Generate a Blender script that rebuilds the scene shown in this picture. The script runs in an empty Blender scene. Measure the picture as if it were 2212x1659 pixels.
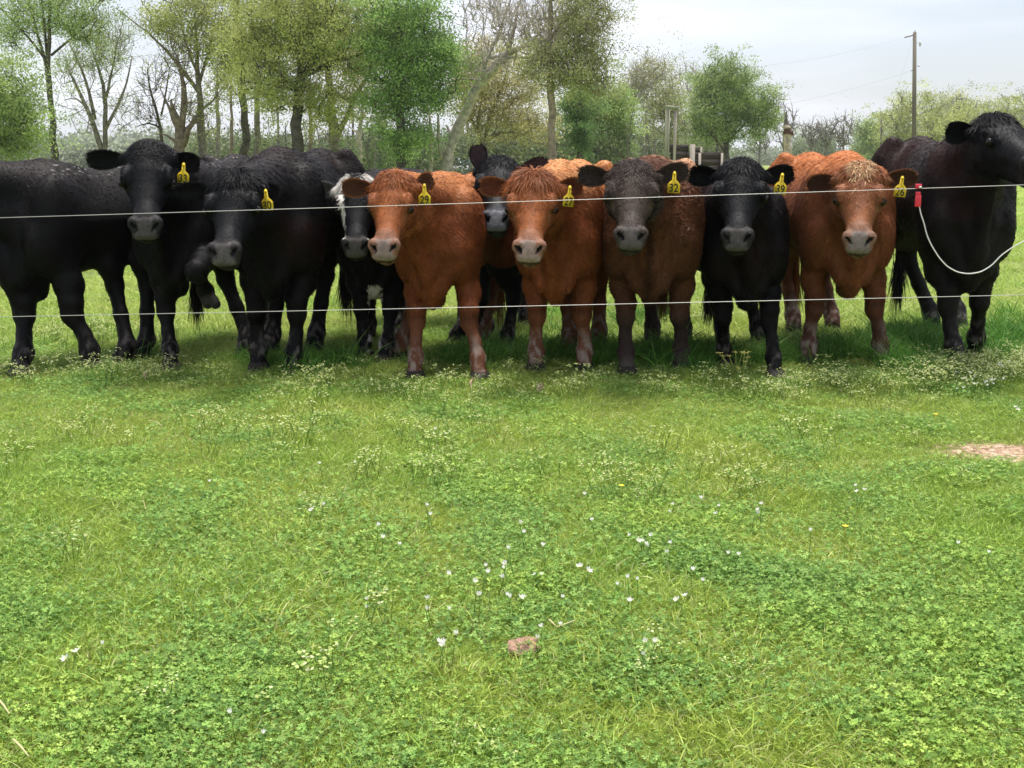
import bpy, math, random
import numpy as np
from mathutils import Vector, Matrix

# ------------------------------------------------------------------ scene, camera, world, sun
scn = bpy.context.scene
COL = scn.collection
H = 1.15                                   # camera height above the pasture
CU, CV, F, HOR = 1106.0, 829.5, 2484.6, 345.0   # measuring grid of the photograph (2212 x 1659)
PITCH = math.atan((CV - HOR) / F)
cam_data = bpy.data.cameras.new("camera")
cam_data.sensor_fit = 'HORIZONTAL'
cam_data.sensor_width = 36.0
cam_data.lens = 36.0 * F / 2212.0
cam_data.clip_start = 0.05
cam_data.clip_end = 3000.0
cam = bpy.data.objects.new("camera", cam_data)
cam.location = (0, 0, H)
cam.rotation_euler = (math.pi / 2 - PITCH, 0, 0)
COL.objects.link(cam)
scn.camera = cam

scn.view_settings.view_transform = 'Standard'
scn.view_settings.look = 'None'
scn.view_settings.gamma = 1.0
scn.view_settings.exposure = 0.32
scn.cycles.max_bounces = 6
scn.cycles.transparent_max_bounces = 4
scn.cycles.use_denoising = True

SUN_EL, SUN_AZ = math.radians(78), math.radians(20)   # azimuth from +Y (behind the herd) to +X
world = bpy.data.worlds.new("World")
scn.world = world
world.use_nodes = True
nt = world.node_tree
for n in list(nt.nodes): nt.nodes.remove(n)
wo = nt.nodes.new('ShaderNodeOutputWorld')
bg = nt.nodes.new('ShaderNodeBackground'); bg.inputs['Strength'].default_value = 0.118
sky = nt.nodes.new('ShaderNodeTexSky'); sky.sky_type = 'NISHITA'; sky.sun_disc = False
sky.sun_elevation = SUN_EL; sky.sun_rotation = SUN_AZ; sky.air_density = 1.0; sky.dust_density = 2.0
geo = nt.nodes.new('ShaderNodeTexCoord')
mp = nt.nodes.new('ShaderNodeMapping'); mp.inputs['Scale'].default_value = (1.6, 1.6, 11.0)
mp.inputs['Location'].default_value = (0.4, 0.0, 0.35)
mp.inputs['Rotation'].default_value = (0.05, 0.06, 0)
no = nt.nodes.new('ShaderNodeTexNoise'); no.inputs['Scale'].default_value = 1.3; no.inputs['Detail'].default_value = 4.0; no.inputs['Roughness'].default_value = 0.45
rp = nt.nodes.new('ShaderNodeMapRange'); rp.inputs['From Min'].default_value = 0.38; rp.inputs['From Max'].default_value = 0.62
rp.inputs['To Min'].default_value = 0.40; rp.inputs['To Max'].default_value = 0.97
mx = nt.nodes.new('ShaderNodeMix'); mx.data_type = 'RGBA'
mx.inputs[7].default_value = (7.7, 7.9, 8.7, 1)
nt.links.new(geo.outputs['Generated'], mp.inputs['Vector'])
nt.links.new(mp.outputs['Vector'], no.inputs['Vector'])
nt.links.new(no.outputs['Fac'], rp.inputs['Value'])
nt.links.new(rp.outputs['Result'], mx.inputs[0])
nt.links.new(sky.outputs['Color'], mx.inputs[6])
nt.links.new(mx.outputs[2], bg.inputs['Color'])
nt.links.new(bg.outputs['Background'], wo.inputs['Surface'])

sun_data = bpy.data.lights.new("sun", 'SUN')
sun_data.energy = 4.9
sun_data.angle = math.radians(24)
sun_data.color = (1.0, 0.96, 0.9)
sun = bpy.data.objects.new("sun", sun_data)
sd = Vector((math.sin(SUN_AZ) * math.cos(SUN_EL), math.cos(SUN_AZ) * math.cos(SUN_EL), math.sin(SUN_EL)))
sun.rotation_euler = sd.to_track_quat('Z', 'Y').to_euler()
COL.objects.link(sun)

# ------------------------------------------------------------------ measuring helpers
CP, SP = math.cos(PITCH), math.sin(PITCH)
def ray(u, v):
    x = (u - CU) / F; y = (v - CV) / F
    return Vector((x, CP - y * SP, -SP - y * CP))          # world direction for one unit along the lens axis
def P(u, v, Y):
    d = ray(u, v); k = Y / d.y
    return Vector((d.x * k, Y, H + d.z * k))
def G(u, v, z=0.0):
    d = ray(u, v); k = (z - H) / d.z
    return Vector((d.x * k, d.y * k, z))
rng = np.random.default_rng(7)
def nz(p, sc, seed=0, oct=3):
    """cheap smooth pseudo noise in about -1..1 for an (n,3) array"""
    r = np.random.default_rng(1000 + seed); out = np.zeros(len(p)); a = 1.0; tot = 0
    for o in range(oct):
        for k in range(4):
            d = r.normal(size=3); d /= np.linalg.norm(d)
            out += a * np.sin((p @ d) * 2 * math.pi / sc * (0.8 + 0.5 * r.random()) + r.random() * 6.28
                              + 1.3 * np.sin((p @ r.normal(size=3)) * 2.2 / sc)) / 4 * 1.6
        tot += a; a *= 0.5; sc *= 0.48
    return np.clip(out / tot, -1, 1)

# ------------------------------------------------------------------ materials
def mat(name, color=None, attr=None, rough=0.7, spec=0.3, trans=0.0, sheen=0.0, noise=None, bump=None, tint=None, metal=0.0, objnoise=None):
    m = bpy.data.materials.new(name); m.use_nodes = True
    t = m.node_tree; b = t.nodes['Principled BSDF']; L = t.links.new
    b.inputs['Roughness'].default_value = rough
    b.inputs['Specular IOR Level'].default_value = spec
    b.inputs['Metallic'].default_value = metal
    b.inputs['Sheen Weight'].default_value = sheen
    if attr:
        a = t.nodes.new('ShaderNodeAttribute'); a.attribute_name = attr; src = a.outputs['Color']
    else:
        c = t.nodes.new('ShaderNodeRGB'); c.outputs[0].default_value = (*color, 1); src = c.outputs[0]
    if noise:                                        # (scale, low, high) brightness variation
        tc = t.nodes.new('ShaderNodeNewGeometry') if not objnoise else t.nodes.new('ShaderNodeTexCoord')
        n = t.nodes.new('ShaderNodeTexNoise'); n.inputs['Scale'].default_value = noise[0]; n.inputs['Detail'].default_value = 6
        mp_ = t.nodes.new('ShaderNodeMapping')
        if objnoise: mp_.inputs['Scale'].default_value = objnoise
        L(tc.outputs['Object' if objnoise else 'Position'], mp_.inputs['Vector']); L(mp_.outputs[0], n.inputs['Vector'])
        r = t.nodes.new('ShaderNodeMapRange'); r.inputs['From Min'].default_value = .3; r.inputs['From Max'].default_value = .7
        r.inputs['To Min'].default_value = noise[1]; r.inputs['To Max'].default_value = noise[2]
        L(n.outputs['Fac'], r.inputs['Value'])
        x = t.nodes.new('ShaderNodeMix'); x.data_type = 'RGBA'; x.blend_type = 'MULTIPLY'; x.inputs[0].default_value = 1
        L(src, x.inputs[6]); L(r.outputs[0], x.inputs[7]); src = x.outputs[2]
        if bump:
            bp = t.nodes.new('ShaderNodeBump'); bp.inputs['Strength'].default_value = bump; bp.inputs['Distance'].default_value = 0.02
            L(n.outputs['Fac'], bp.inputs['Height']); L(bp.outputs[0], b.inputs['Normal'])
    if tint:                                         # (scale, colour, lo, hi): broad patches of a second real colour
        tc = t.nodes.new('ShaderNodeNewGeometry')
        n = t.nodes.new('ShaderNodeTexNoise'); n.inputs['Scale'].default_value = tint[0]; n.inputs['Detail'].default_value = 3
        L(tc.outputs['Position'], n.inputs['Vector'])
        r = t.nodes.new('ShaderNodeMapRange'); r.inputs['From Min'].default_value = tint[2]; r.inputs['From Max'].default_value = tint[3]
        L(n.outputs['Fac'], r.inputs['Value'])
        x = t.nodes.new('ShaderNodeMix'); x.data_type = 'RGBA'; x.blend_type = 'MULTIPLY'; L(r.outputs[0], x.inputs[0])
        L(src, x.inputs[6]); x.inputs[7].default_value = (*tint[1], 1); src = x.outputs[2]
    L(src, b.inputs['Base Color'])
    if trans:
        tr = t.nodes.new('ShaderNodeBsdfTranslucent'); L(src, tr.inputs['Color'])
        ms = t.nodes.new('ShaderNodeMixShader'); ms.inputs[0].default_value = trans
        L(b.outputs[0], ms.inputs[1]); L(tr.outputs[0], ms.inputs[2]); L(ms.outputs[0], t.nodes['Material Output'].inputs['Surface'])
    return m

M = {}
M['hide'] = mat('hide', attr='Col', rough=.6, spec=.15, noise=(60, .8, 1.15), bump=.05)
M['fur'] = mat('fur', attr='Col', rough=.5, spec=.10)
M['eye'] = mat('eye', (.004, .003, .002), rough=.16, spec=.35)
M['tag'] = mat('tag_plastic', (.80, .56, .03), rough=.5, noise=(55, .62, 1.12))
M['ink'] = mat('tag_ink', (.03, .03, .01), rough=.6)
M['leaf'] = mat('leaf', attr='Col', rough=.6, spec=.2, trans=.45)
M['clover'] = mat('clover_leaf', attr='Col', rough=.6, spec=.2, trans=.35, tint=(1.6, (1.25, 1.12, .9), .48, .62))
M['bark'] = mat('bark', attr='Col', rough=.9, spec=.1, noise=(7, .55, 1.4), bump=.6)
M['blade'] = mat('blade', attr='Col', rough=.5, spec=.25, trans=.3, tint=(.9, (.80, .94, .8), .45, .65))
M['wire'] = mat('wire', (.50, .48, .45), rough=.45, metal=.5)

# ------------------------------------------------------------------ mesh helpers
def mesh_np(name, V, faces_flat, loops, col=None, smooth=False):
    """V (n,3); faces_flat flat index array; loops = per face vertex count array"""
    me = bpy.data.meshes.new(name)
    V = np.asarray(V, dtype=np.float32); ff = np.asarray(faces_flat, dtype=np.int32); lc = np.asarray(loops, dtype=np.int32)
    me.vertices.add(len(V)); me.vertices.foreach_set('co', V.ravel())
    me.loops.add(len(ff)); me.loops.foreach_set('vertex_index', ff)
    me.polygons.add(len(lc))
    st = np.concatenate([[0], np.cumsum(lc)[:-1]]).astype(np.int32)
    me.polygons.foreach_set('loop_start', st)
    me.update(calc_edges=True)
    if smooth: me.polygons.foreach_set('use_smooth', np.ones(len(lc), dtype=bool))
    if col is not None:
        a = me.attributes.new('Col', 'FLOAT_COLOR', 'POINT')
        c = np.ones((len(V), 4), dtype=np.float32); c[:, :3] = np.clip(col, 0, 1); a.data.foreach_set('color', c.ravel())
    me.validate()
    return me
def link(name, me, m=None, parent=None, loc=None):
    o = bpy.data.objects.new(name, me); COL.objects.link(o)
    if m and me is not None and len(me.materials) == 0: me.materials.append(m)
    if parent: o.parent = parent
    if loc is not None: o.location = loc
    return o
def tag(o, label=None, cat=None, group=None, kind=None):
    if label: o['label'] = label
    if cat: o['category'] = cat
    if group: o['group'] = group
    if kind: o['kind'] = kind
    return o
def empty(name, loc=(0, 0, 0), rz=0, label=None, cat=None, group=None):
    o = bpy.data.objects.new(name, None); o.empty_display_size = .1; COL.objects.link(o); o.location = loc; o.rotation_euler = (0, 0, rz)
    return tag(o, label, cat, group)
class MB:
    """collects solids into one mesh"""
    def __init__(s): s.V = []; s.F = []; s.L = []; s.C = []; s.n = 0
    def add(s, V, faces, col=(.5, .5, .5)):
        V = np.asarray(V, float); s.V.append(V)
        for f in faces: s.F.extend([i + s.n for i in f]); s.L.append(len(f))
        c = np.asarray(col, float)
        s.C.append(np.tile(c, (len(V), 1)) if c.ndim == 1 else c); s.n += len(V)
    def box(s, c, d, col=(.5, .5, .5), R=None, taper=1.0):
        v = np.array([[x, y, z] for z in (-.5, .5) for y in (-.5, .5) for x in (-.5, .5)], float)
        v[4:, :2] *= taper
        v = v * np.array(d)
        if R is not None: v = v @ np.array(R.to_3x3()).T
        s.add(v + np.array(c), [(0, 2, 3, 1), (4, 5, 7, 6), (0, 1, 5, 4), (2, 6, 7, 3), (0, 4, 6, 2), (1, 3, 7, 5)], col)
    def tube(s, pts, rad, n=6, col=(.5, .5, .5), wob=0.0, cap=True, rs=None):
        pts = np.asarray(pts, float); m = len(pts); rad = np.broadcast_to(np.asarray(rad, float), (m,))
        T = np.gradient(pts, axis=0); T /= np.linalg.norm(T, axis=1)[:, None] + 1e-9
        ref = np.array([0.31, 0.9, 0.17]) if abs(T[0] @ np.array([0.31, 0.9, 0.17])) < .93 else np.array([1., 0, 0])
        A = np.cross(T, ref); A /= np.linalg.norm(A, axis=1)[:, None] + 1e-9; B = np.cross(T, A)
        an = np.arange(n) / n * 2 * math.pi
        r = rad[:, None] * np.ones(n)
        if wob: r = r * (1 + wob * (rs or np.random.default_rng(len(pts) + s.n)).normal(size=(m, n)))
        V = pts[:, None, :] + (A[:, None, :] * np.cos(an)[None, :, None] + B[:, None, :] * np.sin(an)[None, :, None]) * r[..., None]
        V = V.reshape(-1, 3); Fc = []
        for i in range(m - 1):
            for j in range(n):
                k = (j + 1) % n; Fc.append((i * n + j, i * n + k, (i + 1) * n + k, (i + 1) * n + j))
        if cap: Fc.append(tuple(range(n))[::-1]); Fc.append(tuple((m - 1) * n + j for j in range(n)))
        c = np.asarray(col, float)
        if c.ndim == 2: c = np.repeat(c, n, axis=0)
        s.add(V, Fc, c)
    def obj(s, name, m, parent=None, smooth=False, loc=None):
        return link(name, mesh_np(name, np.concatenate(s.V), s.F, s.L, np.concatenate(s.C), smooth), m, parent, loc)
def strands(roots, dirs, lens, widths, cols, bend=None, seg=2, side=None):
    """flat tapered hairs: (n) ribbons of seg segments ending in a tip -> V,F,L,C"""
    n = len(roots); d = dirs / (np.linalg.norm(dirs, axis=1)[:, None] + 1e-9)
    if side is None: side = rng.normal(size=(n, 3))
    sd_ = np.cross(d, side); sd_ /= np.linalg.norm(sd_, axis=1)[:, None] + 1e-9
    V = np.zeros((n, 2 * seg + 1, 3))
    for i in range(seg + 1):
        t = i / seg; p = roots + d * (lens * t)[:, None]
        if bend is not None: p = p + bend * (t * t)
        if i < seg:
            w = (widths * (1 - .55 * t) / 2)[:, None]
            V[:, 2 * i] = p - sd_ * w; V[:, 2 * i + 1] = p + sd_ * w
        else: V[:, 2 * seg] = p
    base = (np.arange(n) * (2 * seg + 1))[:, None]
    quads = []
    for i in range(seg - 1): quads.append(base + np.array([2 * i, 2 * i + 1, 2 * i + 3, 2 * i + 2]))
    Q = np.concatenate(quads, axis=0).ravel() if quads else np.zeros(0, int)
    T = (base + np.array([2 * seg - 2, 2 * seg - 1, 2 * seg])).ravel()
    L = np.concatenate([np.full(len(Q) // 4, 4), np.full(n, 3)])
    return V.reshape(-1, 3), np.concatenate([Q, T]), L, np.repeat(cols, 2 * seg + 1, axis=0)
# ------------------------------------------------------------------ cattle: one smooth-union volume per animal, polygonised by surface nets
class Vol:
    def __init__(s, lo, hi, h):
        s.lo = np.array(lo, float); s.h = h
        s.n = np.ceil((np.array(hi) - s.lo) / h).astype(int) + 1
        s.ax = [s.lo[i] + np.arange(s.n[i]) * h for i in range(3)]
        s.D = np.full(s.n, 1.0, dtype=np.float32)
    def reg(s, lo, hi):
        i0 = np.clip(np.floor((np.array(lo) - s.lo) / s.h).astype(int), 0, s.n); i1 = np.clip(np.ceil((np.array(hi) - s.lo) / s.h).astype(int) + 1, 0, s.n)
        sl = tuple(slice(a, b) for a, b in zip(i0, i1))
        X, Y, Z = np.meshgrid(s.ax[0][sl[0]], s.ax[1][sl[1]], s.ax[2][sl[2]], indexing='ij')
        return sl, X, Y, Z
    def put(s, sl, d, k, sub=False):
        D = s.D[sl]; d = d.astype(np.float32)
        if sub:
            d = -d; h = np.clip(.5 - .5 * (D - d) / k, 0, 1); s.D[sl] = D * (1 - h) + d * h + k * h * (1 - h)
        else:
            h = np.clip(.5 + .5 * (D - d) / k, 0, 1); s.D[sl] = D * (1 - h) + d * h - k * h * (1 - h)
    def cone(s, a, b, ra, rb, k=.04, sq=None, mx=1.0):
        a = np.array(a, float); b = np.array(b, float); r = max(ra, rb) + k + 2 * s.h
        sl, X, Y, Z = s.reg(np.minimum(a, b) - r, np.maximum(a, b) + r)
        d = b - a; L2 = d @ d + 1e-9
        t = np.clip(((X - a[0]) * d[0] + (Y - a[1]) * d[1] + (Z - a[2]) * d[2]) / L2, 0, 1)
        rr = ra + (rb - ra) * t
        if sq is None:
            q = np.sqrt((X - a[0] - t * d[0]) ** 2 + (Y - a[1] - t * d[1]) ** 2 + (Z - a[2] - t * d[2]) ** 2) - rr
        else:   # flattened sideways by the factor sq
            q = (np.sqrt((X - a[0] - t * d[0]) ** 2 + ((Y - a[1] - t * d[1]) / sq) ** 2 + (Z - a[2] - t * d[2]) ** 2) - rr) * sq
        s.put(sl, q, k)
    def ell(s, c, r, k=.04, R=None, sub=False):
        c = np.array(c, float); m = max(r) + k + 2 * s.h
        sl, X, Y, Z = s.reg(c - m, c + m)
        p = [X - c[0], Y - c[1], Z - c[2]]
        if R is not None: p = [p[0] * R[0, i] + p[1] * R[1, i] + p[2] * R[2, i] for i in range(3)]
        k0 = np.sqrt(sum((p[i] / r[i]) ** 2 for i in range(3))); k1 = np.sqrt(sum((p[i] / r[i] ** 2) ** 2 for i in range(3))) + 1e-6
        s.put(sl, k0 * (k0 - 1) / k1, k, sub)
    def loft(s, O, R, xs, top, bot, hw, e=2.3, k=.04, tb=0.0, tt=0.0, lo=None, hi=None):
        """cross sections along the local x axis; tb/tt taper the section towards its bottom/top (arrays or numbers)"""
        O = np.array(O, float)
        xs = np.array(xs); top = np.array(top); bot = np.array(bot); hw = np.array(hw)
        cor = np.array([[x, y, z] for x in (xs[0], xs[-1]) for y in (-hw.max(), hw.max()) for z in (bot.min(), top.max())]) @ R.T + O
        m = k + 3 * s.h
        sl, X, Y, Z = s.reg(cor.min(0) - m, cor.max(0) + m)
        p = [(X - O[0]) * R[0, i] + (Y - O[1]) * R[1, i] + (Z - O[2]) * R[2, i] for i in range(3)]
        x = np.clip(p[0], xs[0], xs[-1])
        T = np.interp(x, xs, top); B = np.interp(x, xs, bot); W = np.interp(x, xs, hw)
        zc = (T + B) / 2; hh = (T - B) / 2
        tbv = np.interp(x, xs, tb) if not np.isscalar(tb) else tb
        ttv = np.interp(x, xs, tt) if not np.isscalar(tt) else tt
        rz = (p[2] - zc) / hh
        W = W * (1 - tbv * np.clip(-rz, 0, 1.1) - ttv * np.clip(rz, 0, 1.1))
        q = (np.abs(p[1] / W) ** e + np.abs(rz) ** e) ** (1 / e)
        d = (q - 1) * np.minimum(W, hh)
        ex = np.maximum(xs[0] - p[0], p[0] - xs[-1])
        d = np.where(ex > 0, np.sqrt(np.maximum(d, 0) ** 2 + ex ** 2), np.maximum(d, ex * .999) if False else d)
        s.put(sl, d, k)
    def nets(s):
        D = s.D; n = D.shape
        ins = D < 0
        c = np.zeros((n[0] - 1, n[1] - 1, n[2] - 1), dtype=np.int8)
        off = [(i, j, k) for i in (0, 1) for j in (0, 1) for k in (0, 1)]
        for i, j, k in off: c += ins[i:n[0] - 1 + i, j:n[1] - 1 + j, k:n[2] - 1 + k]
        act = (c > 0) & (c < 8)
        idx = -np.ones(act.shape, dtype=np.int64); I = np.argwhere(act); idx[act] = np.arange(len(I))
        acc = np.zeros((len(I), 3)); cnt = np.zeros(len(I))
        for a in off:
            for ax in range(3):
                if a[ax] == 0:
                    b = list(a); b[ax] = 1
                    va = D[I[:, 0] + a[0], I[:, 1] + a[1], I[:, 2] + a[2]]; vb = D[I[:, 0] + b[0], I[:, 1] + b[1], I[:, 2] + b[2]]
                    cr = (va < 0) != (vb < 0); t = np.where(cr, va / np.where(cr, va - vb, 1), 0)
                    p = np.tile(np.array(a, float), (len(I), 1)); p[:, ax] = t
                    acc += p * cr[:, None]; cnt += cr
        V = (I + acc / np.maximum(cnt, 1)[:, None]) * s.h + s.lo
        Q = []
        for ax in range(3):
            o1, o2 = [(1, 2), (2, 0), (0, 1)][ax]
            A = ins; B = np.roll(ins, -1, axis=ax)
            e = A != B
            sl = [slice(1, n[q] - 1) for q in range(3)]; sl[ax] = slice(0, n[ax] - 1)
            m = np.zeros_like(e); m[tuple(sl)] = e[tuple(sl)]
            E = np.argwhere(m); fl = A[E[:, 0], E[:, 1], E[:, 2]]
            def g(d1, d2):
                q = E.copy(); q[:, o1] -= d1; q[:, o2] -= d2; return idx[q[:, 0], q[:, 1], q[:, 2]]
            q4 = np.stack([g(0, 0), g(1, 0), g(1, 1), g(0, 1)], 1)
            q4[~fl] = q4[~fl][:, ::-1]
            Q.append(q4)
        Q = np.concatenate(Q); return V, Q[(Q >= 0).all(1)]

def vnormals(V, Q):
    a = V[Q[:, 2]] - V[Q[:, 0]]; b = V[Q[:, 3]] - V[Q[:, 1]]; fn = np.cross(a, b)
    N = np.zeros_like(V)
    for i in range(4): np.add.at(N, Q[:, i], fn)
    return N / (np.linalg.norm(N, axis=1)[:, None] + 1e-9), fn

BX = [-.76, -.68, -.56, -.42, -.22, 0, .20, .36, .48, .58, .66]
BT = [.95, 1.05, 1.12, 1.13, 1.09, 1.08, 1.10, 1.13, 1.07, .96, .84]
BB = [.80, .69, .63, .62, .57, .53, .50, .47, .44, .46, .58]
BW = [.08, .155, .20, .222, .248, .260, .245, .23, .21, .17, .085]
BTB = [.2, .2, .25, .25, .15, .15, .25, .45, .6, .6, .4]
HX = [-.07, 0, .06, .14, .22, .30, .36, .41, .445, .465]
HT = [-.06, -.005, .008, .0, -.022, -.038, -.040, -.052, -.078, -.10]
HB = [-.15, -.20, -.225, -.225, -.195, -.168, -.160, -.160, -.155, -.14]
HW = [.06, .094, .110, .120, .084, .060, .062, .067, .063, .046]

def frame_from(x, up):
    x = np.array(x, float); x /= np.linalg.norm(x); y = np.cross(up, x); y /= np.linalg.norm(y); z = np.cross(x, y)
    return np.stack([x, y, z], 1)      # columns

def ear_mesh(base, tip, face, half, col_in, col_out, fur, seed):
    """a cupped leaf: closed solid with an inner and an outer skin and a fringe of hair"""
    base = np.array(base); tip = np.array(tip); ax = tip - base; L = np.linalg.norm(ax); ax = ax / L
    f = np.array(face, float); f -= ax * (f @ ax); f /= np.linalg.norm(f); sd_ = np.cross(ax, f)
    nu, nv = 14, 11
    u = np.linspace(0, 1, nu); v = np.linspace(-1, 1, nv)
    prof = np.interp(u, [0, .15, .35, .55, .72, .87, .95, 1], [.42, .52, .85, 1.0, .97, .74, .48, .10]) * half
    cup = np.interp(u, [0, .25, .6, 1], [1.0, .75, .45, .15])
    V = []; C = []
    for s_, th in ((0, 0.0), (1, .010)):
        for i in range(nu):
            for j in range(nv):
                w = prof[i]; a = v[j]
                back = (1 - a * a) * cup[i] * w * .8 + .12 * L * u[i] ** 2 * 0
                t_ = th * (1 - abs(a) ** 4) * (1 - u[i] ** 6)
                p = base + ax * (L * u[i]) + sd_ * (a * w) - f * (back + t_)
                V.append(p); C.append(col_in if s_ == 0 else col_out)
    Fc = []
    N1 = nu * nv
    for i in range(nu - 1):
        for j in range(nv - 1):
            a = i * nv + j; Fc.append((a, a + nv, a + nv + 1, a + 1)); b = a + N1; Fc.append((b, b + 1, b + nv + 1, b + nv))
    for i in range(nu - 1):
        for j in (0, nv - 1):
            a = i * nv + j; Fc.append((a, a + N1, a + nv + N1, a + nv) if j == 0 else (a, a + nv, a + nv + N1, a + N1))
    for j in range(nv - 1):
        for i in (0, nu - 1):
            a = i * nv + j; Fc.append((a, a + 1, a + 1 + N1, a + N1) if i == 0 else (a, a + N1, a + 1 + N1, a + 1))
    V = np.array(V); C = np.array(C)
    C = C * (1 + .25 * nz(V, .05, seed)[:, None])
    # fringe + inner hair
    r = np.random.default_rng(seed); n = int(700 * fur); iu = r.random(n) ** .8 * .97; sg = r.choice([-1, 1], n)
    w = np.interp(iu, u, prof); pos = base + ax * (L * iu)[:, None] + sd_ * (sg * w)[:, None]
    dr = sd_ * sg[:, None] * .7 + ax * (.7 + iu * .8)[:, None] + r.normal(size=(n, 3)) * .22
    S1 = strands(pos, dr, r.uniform(.008, .022, n), np.full(n, .0022), np.array(col_out) * r.uniform(.7, 1.4, (n, 1)))
    n2 = int(900 * fur); a2 = r.uniform(-.95, .95, n2); u2 = r.uniform(.02, .9, n2); w2 = np.interp(u2, u, prof); c2 = np.interp(u2, u, cup * prof) * .8 * (1 - a2 ** 2)
    pos2 = base + ax * (L * u2)[:, None] + sd_ * (a2 * w2)[:, None] - f * c2[:, None]
    dr2 = ax * .9 + f * .25 + r.normal(size=(n2, 3)) * .25
    S2 = strands(pos2, dr2, r.uniform(.010, .028, n2), np.full(n2, .0020), np.array(col_in) * r.uniform(.7, 1.7, (n2, 1)))
    Fl = [i for f_ in Fc for i in f_]; Ls = [len(f_) for f_ in Fc]
    VV = [V]; CC = [C]; FF = [np.array(Fl)]; LL = [np.array(Ls)]; off = len(V)
    for S in (S1, S2):
        VV.append(S[0]); FF.append(S[1] + off); LL.append(S[2]); CC.append(S[3]); off += len(S[0])
    return mesh_np('ear', np.concatenate(VV), np.concatenate(FF), np.concatenate(LL), np.concatenate(CC), True), base, ax, f

def digits_mesh(txt, size):
    cu = bpy.data.curves.new('numeral', 'FONT'); cu.body = txt; cu.size = size; cu.align_x = 'CENTER'; cu.align_y = 'CENTER'
    cu.extrude = .0006; cu.offset = size * .012
    o = bpy.data.objects.new('numeral', cu); COL.objects.link(o)
    dg = bpy.context.evaluated_depsgraph_get(); dg.update()
    me = bpy.data.meshes.new_from_object(o.evaluated_get(dg)); bpy.data.objects.remove(o); return me

def ear_tag(parent, inv, pos, num, yaw=0, roll=0, sc=1.0):
    """hanging yellow tag: narrow stem with a stud above a square panel"""
    w, h = .033 * sc, .056 * sc
    pts = [(-w, -h), (w, -h), (w * 1.02, -.012 * sc), (w * .75, 0), (w * .32, .014 * sc), (w * .26, .05 * sc), (w * .12, .058 * sc), (-w * .12, .058 * sc), (-w * .26, .05 * sc), (-w * .32, .014 * sc), (-w * .75, 0), (-w * 1.02, -.012 * sc)]
    mb = MB(); n = len(pts); t = .0016
    yaw = yaw + float(np.random.default_rng(int(num)).uniform(-.35, .35)); roll = roll + float(np.random.default_rng(int(num) + 1).uniform(-.08, .08))
    V = [(x, -t, z) for x, z in pts] + [(x, t, z) for x, z in pts]
    Fc = [tuple(range(n)), tuple(range(2 * n - 1, n - 1, -1))] + [(i, i + n, (i + 1) % n + n, (i + 1) % n) for i in range(n)]
    mb.add(V, Fc)
    mb.tube([(0, -.008, .044 * sc), (0, .002, .044 * sc)], .0075 * sc, 10)
    for zz in (.030, .022, .013): mb.box((0, -t - .0004, zz * sc), (.006 * sc, .0006, .003 * sc))
    o = mb.obj('ear_tag', M['tag'], parent)
    R = Matrix.Rotation(yaw, 4, 'Z') @ Matrix.Rotation(roll, 4, 'Y')
    o.matrix_local = inv @ Matrix.Translation(pos) @ R
    me = digits_mesh(num, .062 * sc); me.materials.clear()
    q = link('numeral', me, M['ink'], o); q.location = (0, -.0030, -.031 * sc); q.rotation_euler = (math.pi / 2, 0, 0); q.scale = (.82, 1, 1)
    return o

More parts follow.
